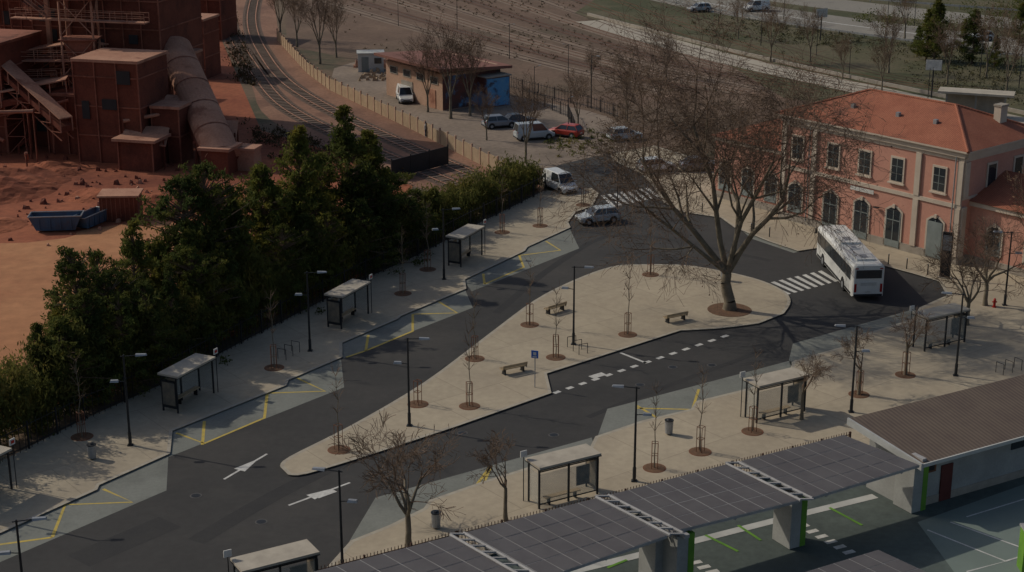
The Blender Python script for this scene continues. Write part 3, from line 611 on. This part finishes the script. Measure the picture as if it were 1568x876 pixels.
def hip(x0,x1,y0,y1,z,rise):
    h=(y1-y0)/2;B=[(x0,y0,z),(x1,y0,z),(x1,y1,z),(x0,y1,z)];r1=(x0+.01,(y0+y1)/2,z+rise);r2=(x1-h,(y0+y1)/2,z+rise)
    rf.add(B+[r1,r2],[(0,1,5,4),(2,3,4,5)],tile);rf.add(B+[r1,r2],[(1,2,5),(3,0,4)],tile2)
hip(.01,11.5,1.0,Dm+.3,5.52,1.9)
B=[(-Lm-10,.7,6.22),(-Lm-.01,.7,6.22),(-Lm-.01,Dm+.3,6.22),(-Lm-10,Dm+.3,6.22)];r1=(-Lm-5.5,5.8,7.9);r2=(-Lm-.02,5.8,7.9)
rf.add(B+[r1,r2],[(0,1,5,4),(2,3,4,5)],tile);rf.add(B+[r1,r2],[(3,0,4)],tile2)
rf.box((-2.2,8.,11.7),(.7,1.0,1.7),trim);rf.box((-2.2,8.,12.6),(.85,1.15,.15),plinth)
for x in(-.55,-16.35): rf.cyl((x-.2,-.25,.4),(x-.2,-.25,9.5),.06,.06,galv,6)
for x in(-14.,-9.,-5.): rf.box((x,2.5,11.35),(.35,.35,.5),galv)
for nm,mm in(('walls',walls),('trim',tr_),('windows',win),('roof',rf)): O(nm,mm,parent=st)
m=MB();m.box((0,0,3),(9,3,.25),roofwhite)
for x in(-3.5,0,3.5): m.box((x,0,1.5),(.2,.2,3),galv)
m.box((0,1,1.3),(7,.1,2.2),plinth);O('platform_canopy',m,G(1492,178),-.35)
m=MB();m.cyl((0,0,0),(0,0,4),.1,.1,steel,6);m.box((0,0,4.3),(2.0,.15,1.3),whitep);m.box((0,.1,4.3),(2.1,.1,1.4),steel);bb=m.mesh('billboard')
O('billboard_sign',bb,G(1426,150),-.2);O('billboard_sign',bb,G(1256,62),.4)
pl=MB();pl.cyl((0,0,0),(0,0,9),.10,.06,steel,6);pl.cyl((0,0,8.7),(1.4,0,9),.05,.04,steel,5);pl.box((1.5,0,9),(.7,.25,.1),galv);plm=pl.mesh('pole')
for p in((818,170),(905,165),(1300,118),(1357,60),(1250,85),(1560,135),(870,120),(1165,70),(1100,40),(1420,160),(945,330),(1500,120),(780,90),(700,45),(610,40),(870,210),(1400,40),(1200,30)):
    O('lamp_post',plm,(*G(*p),0),random.uniform(0,6),random.uniform(.5,.8))
# ---------- small yard building ----------
m=MB();c0=Vector(G(678,170));d=Vector((.80,.60));yw=math.atan2(d.y,d.x)
W_,D_=9.,13.
m.box((W_/2,D_/2,2.3),(W_,D_,4.6),ochre);m.box((W_/2,-.02,2.2),(W_-.1,.03,4.2),graff)
for k in range(4):
    m.box((-.03,1.8+k*3.1,3.6),(.08,1.8,1.0),plinth);m.box((-.05,1.8+k*3.1,3.6),(.08,1.5,.75),glass)
m.box((-.04,2.2,1.2),(.08,1.4,2.4),redl);m.box((-.04,8,1.3),(.08,2.6,2.6),plinth)
m.hexa([(-1.2,-1.2,5.2),(W_+1,-1.2,4.5),(W_+1,D_+1,4.5),(-1.2,D_+1,5.2)],[(-1.2,-1.2,5.55),(W_+1,-1.2,4.85),(W_+1,D_+1,4.85),(-1.2,D_+1,5.55)],M('faded_red_roof',(.24,.11,.085),(.18,.08,.06),.4,.85))
m.box((W_/2,D_/2,4.75),(W_-.4,D_-.4,.4),ochre)
m.box((W_-1.8,-1.0,1.9),(3.6,1.9,3.8),graff);m.box((W_-1.8,-1.97,1.9),(3.4,.03,3.5),graffb);m.box((W_+.03,-1.0,1.9),(.03,1.8,3.5),graffb)
m.box((W_-1.8,-1.0,3.88),(4.,2.3,.14),plinth)
O('goods_shed',m,(c0.x,c0.y,0),yw)
m=MB();m.box((0,0,1.3),(3.6,2.6,2.6),white);m.box((0,0,2.65),(3.9,2.9,.15),white);m.box((-.8,-1.32,1.1),(1,.04,2.1),doorg);m.box((1.0,-1.32,1.6),(1,.04,.8),glass);O('site_cabin',m,G(568,108),.1)
def rocks(name,px,spread,n,smin,smax,mat):
    C=np.array([G(*px)]);out=MB()
    for _ in range(n):
        x,y=C[0]+rng.normal(0,spread,2);s=rng.uniform(smin,smax);q=rng.uniform(.6,1.2,8)*s
        b=[(-q[0],-q[1]),(q[2],-q[3]),(q[4],q[5]),(-q[6],q[7])]
        out.hexa([(x+i*.6,y+j*.6,-.02) for i,j in b],[(x+i*.35,y+j*.4,s*rng.uniform(.5,1.2)) for i,j in b],mat)
    return O(name,out)
rocks('rubble_pile',(603,100),2.0,140,.25,.9,redl);rocks('rubble_pile',(590,118),1.8,50,.3,.6,concr)
# ---------- factory ----------
fm=MB()
def blk(px,w,d,h,mat,roof=None,yaw=-.25,z0=0,over=.3,ribs=True,wins=True):
    x,y=G(*px);C,S=math.cos(yaw),math.sin(yaw);cx,cy=x-S*d/2,y+C*d/2
    fm.box((cx,cy,z0+h/2),(w,d,h),mat,yaw)
    if roof: fm.box((cx,cy,z0+h+.15),(w+over,d+over,.3),roof,yaw)
    L=lambda u,v:(cx+u*C-v*S,cy+u*S+v*C)
    if ribs and w>3:
        for z in np.arange(3.,h-.5,3.2): fm.box((*L(0,-d/2-.04),z0+z),(w+.08,.1,.14),redm,yaw);fm.box((*L(w/2+.04,0),z0+z),(.1,d,.14),redm,yaw)
        for k in range(int(w/2.2)+1): fm.box((*L(-w/2+k*w/int(w/2.2) if w>=2.2 else 0,-d/2-.09),z0+h/2),(.14,.12,h),redm,yaw)
    if wins and w>5:
        r=random.Random(int(px[0]+1000))
        for k in range(int(w*h/22)):
            u=r.uniform(-w/2+1,w/2-1);z=r.uniform(1.5,h-1.5);fm.box((*L(u,-d/2-.12),z0+z),(r.uniform(.8,1.8),.05,r.uniform(.8,2.)),plastic,yaw)
def walk(p,q,wd=1.2,mat=redl):
    p,q=Vector(p),Vector(q);d=(q-p).normalized();s=Vector((-d.y,d.x,0)).normalized()*wd/2
    fm.hexa([p-s,q-s,q+s,p+s],[v+Vector((0,0,.15)) for v in(p-s,q-s,q+s,p+s)],mat)
    for sd in(-1,1):
        for hh in(.6,1.1): fm.cyl(p+s*sd+Vector((0,0,hh)),q+s*sd+Vector((0,0,hh)),.04,.04,mat,4)
        n=max(1,int((q-p).length/2))
        for i in range(n+1):
            a=p+(q-p)*(i/n)+s*sd;fm.cyl(a,a+Vector((0,0,1.15)),.04,.04,mat,4)
def rel(px,dx,dy,z):
    g=G(*px);return (g[0]+dx,g[1]+dy,z)
blk((160,208),16,11,26,redd);blk((172,250),7.6,7,11,redd,redl);blk((262,205),4.2,5,9,redm,redl);blk((225,182),7,5,15,redm,redl)
blk((18,150),15,9,15,redd,redm);blk((90,100),12,8,20,redd);blk((258,250),3.2,3,6,redd,redl);blk((280,120),7,5,8,redd,redl);blk((300,60),9,6,10,redd,redl)
blk((330,268),3,3,2.6,redd,redl,over=.6);blk((-60,230),12,9,12,redd,redm);blk((375,262),2.2,2,2.2,redl,redl)
blk((30,222),9,4,5.5,redd,redm);blk((108,236),5,4,6.5,redd,redm);blk((210,262),4,3,3.2,redd,redl,over=1.0);blk((70,190),7,5,9.5,redd,redm)
for k in range(3): blk((88+k*30,207),.5,.4,26,redl if k==0 else redm,ribs=False)
def gal(p,q,w,h,top=redl,sup=True):
    p,q=Vector(p),Vector(q);d=(q-p);L=d.length;d.normalize();s=Vector((-d.y,d.x,0)).normalized()*w/2;u=Vector((0,0,h))
    fm.hexa([p-s,q-s,q+s,p+s],[p-s+u*.45,q-s+u*.45,q+s+u*.45,p+s+u*.45],redd);s2=s*1.15;fm.hexa([p-s2+u*1.01,q-s2+u*1.01,q+s2+u*1.01,p+s2+u*1.01],[p-s2+u*1.1,q-s2+u*1.1,q+s2+u*1.1,p+s2+u*1.1],top)
    n=int(L/1.8)
    for i in range(n+1):
        a=p+(q-p)*(i/n)
        for sd in(-1,1):
            fm.cyl(a+s*sd*1.04,a+s*sd*1.04+u,.08,.08,redl,4)
            if i<n:
                b=p+(q-p)*((i+1)/n);fm.cyl(a+s*sd*1.04-Vector((0,0,.9)),b+s*sd*1.04,.06,.06,redm,4);fm.cyl(a+s*sd*1.04-Vector((0,0,.9)),b+s*sd*1.04-Vector((0,0,.9)),.07,.07,redm,4)
        if sup and i%6==3:
            for sd in(-1,1): fm.cyl((a.x+s.x*sd*1.6,a.y+s.y*sd*1.6,0),a+s*sd*.9,.13,.12,redm,5)
            fm.cyl((a.x+s.x*1.5,a.y+s.y*1.5,a.z*.3),(a.x-s.x*1.2,a.y-s.y*1.2,a.z*.8),.07,.07,redm,4)
gal(rel((-140,238),0,0,3.5),rel((112,230),0,0,6.5),2.2,1.6);gal(rel((-100,205),0,-2,7.),rel((130,205),0,-3,9.5),2.,1.6,redl);gal(rel((60,170),0,0,13),rel((190,200),0,-3,9),2.,1.7,redl);gal(rel((-60,130),0,-4,12),rel((70,170),0,-3,18),2.2,1.8,redm);gal(rel((20,215),0,-4,9.5),rel((118,240),0,-3,3.5),1.5,1.4,redl,False)
walk(rel((120,222),-3,-1.5,5.5),rel((120,222),7,-2.5,5.5));walk(rel((100,212),-4,-2.5,9.5),rel((100,212),5,-3,9.5));walk(rel((150,208),-8,-2.,14),rel((150,208),8,-6,14));walk(rel((40,215),-6,-1,7),rel((40,215),5,-2,7.5));walk(rel((150,208),-8,-1.5,18),rel((150,208),-1,-3.2,18))
walk(rel((110,215),0,-3,4),rel((110,215),5,-4,9),.9,redl);walk(rel((60,212),0,-3,2),rel((60,212),-5,-3,7),.9,redl);walk(rel((140,208),-3,-2.5,14),rel((140,208),-8,-1.8,18),.9,redl)
x,y=rel((120,212),0,-3.5,0)[:2]
for a in(0,3.6):
    for b in(0,2.6): fm.cyl((x+a,y+b,0),(x+a,y+b,17),.14,.12,redl,5)
for z in(4,8,12,16.5):
    fm.box((x+1.8,y+1.3,z),(4.2,3.2,.16),redm);
    for a,b,c_,d_ in((0,0,3.6,0),(3.6,0,3.6,2.6)): fm.cyl((x+a,y+b,z-4),(x+c_,y+d_,z),.06,.06,redl,4);fm.cyl((x+c_,y+d_,z-4),(x+a,y+b,z),.06,.06,redl,4)
fm.box((x+1.8,y+1.3,17.9),(4.4,3.4,.25),redl);fm.hexa([(x+.8,y+.5,9),(x+2.8,y+.5,9),(x+2.8,y+2.1,9),(x+.8,y+2.1,9)],[(x+.1,y,12),(x+3.5,y,12),(x+3.5,y+2.6,12),(x+.1,y+2.6,12)],redm)
# covered sloping conveyor with an arched roof
A_=Vector(rel((343,264),0,0,1.6));B_=Vector((G(262,205)[0]+1,G(262,205)[1],10.2));dd=(B_-A_).normalized();sv=Vector((-dd.y,dd.x,0)).normalized();uv=sv.cross(dd);uv=uv if uv.z>0 else -uv
prof=[]
for i in range(15):
    t=math.pi*i/14;prof.append(sv*math.cos(t)*2.0+uv*math.sin(t)*1.5)
vs=[A_+p for p in prof]+[B_+p for p in prof]
fm.add(vs,[(i,i+1,16+i,15+i) for i in range(14)]+[tuple(range(15)),tuple(range(15,30))[::-1]],redl)
fm.hexa([A_-sv*1.9-uv*1.3,B_-sv*1.9-uv*1.3,B_+sv*1.9-uv*1.3,A_+sv*1.9-uv*1.3],[A_-sv*1.9-uv*.01,B_-sv*1.9-uv*.01,B_+sv*1.9-uv*.01,A_+sv*1.9-uv*.01],redd)
for t in(.2,.4,.6,.8):
    c_=A_+(B_-A_)*t
    vs=[c_-dd*.09+p*1.03 for p in prof]+[c_+dd*.09+p*1.03 for p in prof];fm.add(vs,[(i,i+1,16+i,15+i) for i in range(14)],redm)
    for sd in(-1,1): fm.cyl((c_.x+sv.x*sd*2,c_.y+sv.y*sd*2,0),c_+sv*sd*1.7-uv*1.2,.14,.14,redd,6)
fm.cyl(rel((240,185),0,0,13),rel((262,205),0,0,10.3),1.3,1.3,redl,14)
for px,sz,z in(((262,238),(4.6,3.2),5.8),((226,254),(4.8,2.6),3.4),((345,240),(3,2),3.2),((300,225),(3.2,2.2),4.6)):
    x,y=G(*px);fm.hexa([(x-sz[0]/2,y-sz[1]/2,z-.6),(x+sz[0]/2,y-sz[1]/2,z-1.),(x+sz[0]/2,y+sz[1]/2,z+.5),(x-sz[0]/2,y+sz[1]/2,z+.6)],[(x-sz[0]/2,y-sz[1]/2,z-.45),(x+sz[0]/2,y-sz[1]/2,z-.85),(x+sz[0]/2,y+sz[1]/2,z+.65),(x-sz[0]/2,y+sz[1]/2,z+.75)],redl)
    for a in(-1,1):
        for b in(-1,1): fm.cyl((x+a*sz[0]*.45,y+b*sz[1]*.45,0),(x+a*sz[0]*.45,y+b*sz[1]*.45,z-.3),.1,.1,redd,5)
for px,h in(((70,215),8),((14,236),6)):
    x,y=G(*px)
    for a in(0,2.0):
        for b in(0,2.0): fm.cyl((x+a,y+b,0),(x+a,y+b,h),.08,.08,redm,5)
    for k in range(int(h/2)):
        z=k*2;fm.cyl((x,y,z),(x+2.,y,z+2),.05,.05,redm,4);fm.cyl((x,y,z+2),(x+2.,y,z+2),.06,.06,redm,4);fm.cyl((x+2.,y,z),(x+2.,y+2.,z+2),.05,.05,redm,4)
for k in range(26):
    p=G(rng.uniform(-60,330),rng.uniform(200,262));q=(p[0]+rng.uniform(-6,6),p[1]+rng.uniform(-2,2));z=rng.uniform(1,6);fm.cyl((*p,z),(*q,z+rng.uniform(-1,1)),.2,.2,(redl,redm,redd)[k%3],8);fm.cyl((*p,0),(*p,z),.1,.1,redd,5)
O('factory_building',fm)
def pile(name,px,r,h,mat,seed):
    rg=np.random.default_rng(seed);n=30;m=MB();x0,y0=G(*px);vs=[];ph=rg.uniform(0,6,6)
    for i in range(n):
        for j in range(n):
            u=(i/(n-1)*2-1);v=(j/(n-1)*2-1);d=math.hypot(u,v);z=h*max(0,1-d**1.3)*(1+.3*math.sin(u*5+ph[0])*math.cos(v*6+ph[1])+.12*math.sin(u*11+ph[2])*math.sin(v*9+ph[3]))+rg.normal(0,.02)*h*(d<1)-.04
            vs.append((x0+u*r,y0+v*r*.9,z))
    m.add(vs,[(i*n+j,(i+1)*n+j,(i+1)*n+j+1,i*n+j+1) for i in range(n-1) for j in range(n-1)],mat);O(name,m)
for i,(px,r,h) in enumerate([((40,275),5,1.1),((-30,290),8,2.2),((240,312),4,1.0),((150,300),3.5,.8),((80,262),4,1.),((-20,345),4,.8)]): pile('ore_pile',px,r,h,redsoil,i)
rocks('debris',(60,300),9,90,.1,.4,redm);rocks('debris',(235,305),5,70,.1,.45,redl);rocks('debris',(150,280),7,60,.12,.5,redd)
m=MB();bsk=[(-2.2,-1,.2),(2.2,-1,.2),(2.2,1,.2),(-2.2,1,.2)];tsk=[(-3,-1.15,1.9),(3,-1.15,1.9),(3,1.15,1.9),(-3,1.15,1.9)]
m.add(bsk+tsk,[(3,2,1,0),(0,1,5,4),(1,2,6,5),(2,3,7,6),(3,0,4,7)],skipb);m.box((0,0,1.0),(4.8,1.9,.05),redm)
for a,b in((0,1),(1,2),(2,3),(3,0)): m.cyl(tsk[a],tsk[b],.09,.09,galv,6)
for x in(-1.8,-.6,.6,1.8): m.box((x,-1.15,1.1),(.12,.12,1.5),skipb)
sk=m.mesh('skip');O('skip_container',sk,G(88,352),.1,.8);O('skip_container',sk,G(140,345),1.2,.65)
m=MB();m.box((0,0,1.4),(4.2,3,2.8),redd);m.box((0,0,2.9),(4.6,3.4,.2),redl)
for k in range(8): m.box((-1.8+k*.5,-1.53,1.4),(.08,.06,2.6),redm)
O('site_container',m,G(187,334),.05,.85)
# ---------- solar canopies ----------
fr=M('pv_frame',(.36,.35,.34),None,1,.6)
def canopy(c,z,nx=7,ny=4):
    P=[Vector(G3(*q,zz)) for q,zz in zip(c,(z+.35,z+.35,z,z))]
    par=bpy.data.objects.new('solar_canopy',None);sc.collection.objects.link(par)
    m=MB();dn=Vector((0,0,-.16));m.hexa([p+dn for p in P],P,fr)
    def bl(u,v): return P[0]*(1-u)*(1-v)+P[1]*u*(1-v)+P[2]*u*v+P[3]*(1-u)*v
    up=Vector((0,0,.012))
    for i in range(nx):
        for j in range(ny):
            a,b=.022/nx*1.1,.022/ny*.8
            u0,u1,v0,v1=i/nx+a,(i+1)/nx-a,j/ny+b,(j+1)/ny-b
            m.add([bl(u0,v0)+up,bl(u1,v0)+up,bl(u1,v1)+up,bl(u0,v1)+up],[(0,1,2,3)],pv)
    O('panels',m,parent=par)
    m=MB()
    for v in(.25,.8): m.cyl(bl(0,v)+dn*2.2,bl(1,v)+dn*2.2,.12,.12,fr,6)
    for u in(.15,.5,.85): m.cyl(bl(u,.02)+dn*1.5,bl(u,.98)+dn*1.5,.07,.07,fr,6)
    O('beams',m,parent=par)
cans=[([(1134,706),(1292,666),(1408,712),(1243,762)],3.7),([(936,757),(1112,711),(1224,766),(1030,814)],3.7),([(714,815),(912,763),(1022,820),(836,884)],3.7),([(440,886),(690,821),(800,880),(560,960)],3.7),([(1180,892),(1345,842),(1470,900),(1300,960)],3.3)]
for c,z in cans: canopy(c,z)
for a,b in(((1121,709),(1235,765)),((922,760),(1036,818)),((700,818),(815,884))):
    m=MB();p,q=Vector(G3(*a,4.05)),Vector(G3(*b,3.7));s=Vector((.55,.2,0))
    for k in(-.6,.6): m.cyl(p+s*k,q+s*k,.10,.10,fr,6)
    n=7
    for i in range(n+1):
        c=p+(q-p)*(i/n);m.box((c.x,c.y,c.z+.02),(.75,.10,.08),fr)
    O('canopy_gutter_frame',m)
for p in((1203,832),(1388,778),(998,888),(1030,900)):
    m=MB();x,y=G(*p);m.box((x,y,1.7),(.7,1.5,3.3),wallg,yr_);m.box((x+.55*math.cos(yr_),y+.55*math.sin(yr_),1.7),(.38,1.52,3.32),green,yr_);m.box((x,y,3.45),(2.2,.3,.2),fr,yr_+1.57)
    O('canopy_pillar',m)
area('car_park_surface',[(440,990),(480,905),(1300,690),(1760,560),(1900,800),(1900,1200),(440,1200)],.012,deck)
area('sports_court',[(1405,800),(1568,742),(1760,690),(1900,900),(1500,930)],.018,court)
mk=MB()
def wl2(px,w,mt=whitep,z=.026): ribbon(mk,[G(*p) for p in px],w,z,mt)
wl2([(1000,845),(1185,798),(1340,760)],.6,white);wl2([(860,880),(1000,845)],.6,white)  # sunlit gap on the ground below the canopy edge, painted as white strips
wl2([(1480,792),(1568,765)],.1);wl2([(1420,812),(1540,860),(1480,876)],.12);wl2([(1455,800),(1600,852)],.12,whitep,.030);wl2([(1540,860),(1620,835)],.12,whitep,.034)
for k in range(6):
    wl2([(1222+k*14,808+k*8),(1238+k*14,804+k*8)],.35);wl2([(1030+k*13,850+k*7),(1048+k*13,846+k*7)],.35,whitep,.030)
for l in([(1080,820),(1130,845)],[(1130,805),(1165,828)],[(1270,778),(1320,805)],[(930,870),(960,858)]): wl2(l,.18,green,.034)  # green light reflected onto the ground, painted as lines
O('car_park_marking_and_light_strip',mk)
m=MB();x,y=G(1566,872);m.box((x,y,1.2),(.4,.9,2.4),green);m.box((x,y,2.45),(.5,1.0,.1),fr);O('green_post',m)
# low building with brown roof
q3=Vector(G3(1412,712,3.3));q2=Vector(G3(1810,602,3.3))
d=(q2-q3);d.z=0;d.normalize();n=Vector((-d.y,d.x,0));c=q3;Lr=40.
yb=math.atan2(d.y,d.x);lb=MB()
far=(Vector(G3(1300,642,4.3))-c);u0=far.dot(d);v0=far.dot(n)
lb.hexa([(0,0,3.2),(Lr,0,3.2),(Lr+u0,v0,4.2),(u0,v0,4.2)],[(0,0,3.35),(Lr,0,3.35),(Lr+u0,v0,4.35),(u0,v0,4.35)],brownroof)
lb.hexa([(-.15,-.1,3.0),(-.02,-.1,3.0),(u0-.02,v0,4.0),(u0-.15,v0,4.0)],[(-.15,-.1,3.42),(-.02,-.1,3.42),(u0-.02,v0,4.42),(u0-.15,v0,4.42)],white)
lb.box((Lr/2,-.06,3.27),(Lr,.1,.22),white)
lb.hexa([(.3,1.,0),(Lr,1.,0),(Lr,v0-.8,0),(u0+1.,v0-.8,0)],[(.3,1.,3.28),(Lr,1.,3.28),(Lr,v0-.8,4.05),(u0+1.,v0-.8,4.05)],wallg)
lb.box((3.0,.97,1.15),(.9,.1,2.3),M('dark_red_door',(.12,.03,.025),None,1,.6));lb.box((1.5,.97,2.35),(1.2,.06,.55),rust);lb.box((1.5,.93,2.35),(.9,.02,.3),plastic)
for k in range(6): lb.box((9+k*5,.97,2.3),(1.6,.06,.5),glass)
lb.box((Lr/2+.2,.98,.25),(Lr-.4,.04,.5),plinth)
O('low_pavilion',lb,(c.x,c.y,0),yb)
# scrub
def scatter(name,px,n,mat,hmin,hmax,blades=14,size=.2):
    poly=[G(*p) for p in px];xs=[p[0] for p in poly];ys=[p[1] for p in poly];C=[];cnt=0
    while cnt<n:
        x,y=rng.uniform(min(xs),max(xs)),rng.uniform(min(ys),max(ys));c=False;j=len(poly)-1
        for i in range(len(poly)):
            if (poly[i][1]>y)!=(poly[j][1]>y) and x<(poly[j][0]-poly[i][0])*(y-poly[i][1])/(poly[j][1]-poly[i][1])+poly[i][0]: c=not c
            j=i
        if c and math.sin(x*.13+y*.05)+math.sin(y*.11-x*.04)+rng.normal(0,.6)>-.2:
            h=rng.uniform(hmin,hmax);q=rng.normal(0,1,(blades,3))*h*.5;q[:,2]=np.abs(q[:,2])*.8+.05;C.append(np.array([x,y,0])+q);cnt+=1
    V,Fq=leaves(np.concatenate(C),size,.6,1.8);O(name,np_mesh(name,V,Fq,[mat]))
scatter('field_scrub',[(440,-30),(880,-30),(900,50),(1100,110),(1250,150),(1000,230),(900,160),(560,80)],700,scrubm,.12,.4,14,.12)
scatter('verge_scrub',[(1000,30),(1060,16),(1568,96),(1568,165),(1300,108),(1120,66)],500,M('verge_foliage',(.075,.078,.032),(.12,.10,.05),.2,.95),.3,1.1,18,.16)
scatter('lot_scrub',[(820,210),(900,200),(960,215),(930,240),(860,250)],60,leafh,.2,.6,24,.15)
scatter('roadside_scrub',[(1300,40),(1568,60),(1700,0),(1400,-30)],160,leafd,.8,2.2,40)
scatter('railside_scrub',[(330,-20),(345,-20),(410,190),(640,275),(600,330),(380,230)],260,M('brown_scrub',(.10,.06,.03),(.06,.05,.02),.3,.95),.3,1.2,26)
# ---------- people ----------
def person(name,px,yaw,top,z=.14):
    me=bpy.data.meshes.new(name)
    J=[(0,0,.95),(0,0,1.2),(0,0,1.42),(0,0,1.52),(0,.01,1.66),(.1,0,.9),(.12,.1,.5),(.12,.05,.08),(.12,.2,.04),(-.1,0,.9),(-.12,-.02,.5),(-.12,-.15,.08),(-.12,0,.04),(.2,0,1.4),(.27,-.03,1.12),(.27,.08,.88),(-.2,0,1.4),(-.27,.03,1.12),(-.27,.12,.9)]
    E=[(0,1),(1,2),(2,3),(3,4),(0,5),(5,6),(6,7),(7,8),(0,9),(9,10),(10,11),(11,12),(2,13),(13,14),(14,15),(2,16),(16,17),(17,18)]
    rad=[.15,.14,.15,.06,.10,.09,.07,.05,.04,.09,.07,.05,.04,.07,.05,.035,.07,.05,.035]
    me.from_pydata(J,E,[]);me.materials.append(top);o=O(name,me,(*G(*px),z),yaw)
    o.modifiers.new('s','SKIN')
    if me.skin_vertices:
        for v,r in zip(me.skin_vertices[0].data,rad): v.radius=(r,r*.8)
        me.skin_vertices[0].data[0].use_root=True
    s=o.modifiers.new('d','SUBSURF');s.levels=1;s.render_levels=1
    m=MB();n=10
    for i in range(4):
        a,b=i/4,(i+1)/4;m.cyl((0,0,1.6+.17*a),(0,0,1.6+.17*b),.10*math.sin(.6+a*2.),.10*math.sin(.6+b*2.)+.01,cloth if i>1 else skin_,n)
    O('head_hair',m,parent=o);m=MB()
    for s_,dy in((.11,.05),(-.11,-.08)): m.cyl((s_,dy*.2,.92),(s_*1.1,dy*1.4,.1),.105,.075,cloth,8)
    O('trousers',m,parent=o)
try:
    person('pedestrian',(1432,398),.5,clothr);person('pedestrian',(1424,392),2.,clothw);person('pedestrian',(652,210),1.2,clothw,.02)
except Exception as ex: print('person',ex)
# ---------- light ----------
el=R(37);hd=Vector((-.92,.39)).normalized()
w=bpy.data.worlds.new('World');sc.world=w;w.use_nodes=True;nt=w.node_tree
sky=nt.nodes.new('ShaderNodeTexSky');sky.sky_type='NISHITA';sky.sun_disc=False;sky.sun_elevation=el;sky.sun_rotation=math.atan2(hd.x,hd.y)%(2*math.pi)
sky.dust_density=2.5
nt.links.new(sky.outputs[0],nt.nodes['Background'].inputs[0]);nt.nodes['Background'].inputs[1].default_value=.07
s=bpy.data.lights.new('sun','SUN');s.energy=2.0;s.angle=R(.6);s.color=(1,.92,.78);so=bpy.data.objects.new('sun',s);sc.collection.objects.link(so)
dirv=Vector((-hd.x*math.cos(el),-hd.y*math.cos(el),-math.sin(el)));so.rotation_euler=dirv.to_track_quat('-Z','Y').to_euler();so.location=(0,0,100)
cam=bpy.data.cameras.new('camera');cam.sensor_width=36;cam.lens=36*F/1568;cam.clip_end=5000;co=bpy.data.objects.new('camera',cam);sc.collection.objects.link(co)
co.location=(0,0,HC);co.rotation_euler=(math.pi/2-P,0,0);sc.camera=co
sc.view_settings.view_transform='Standard';sc.view_settings.look='None';sc.view_settings.exposure=0
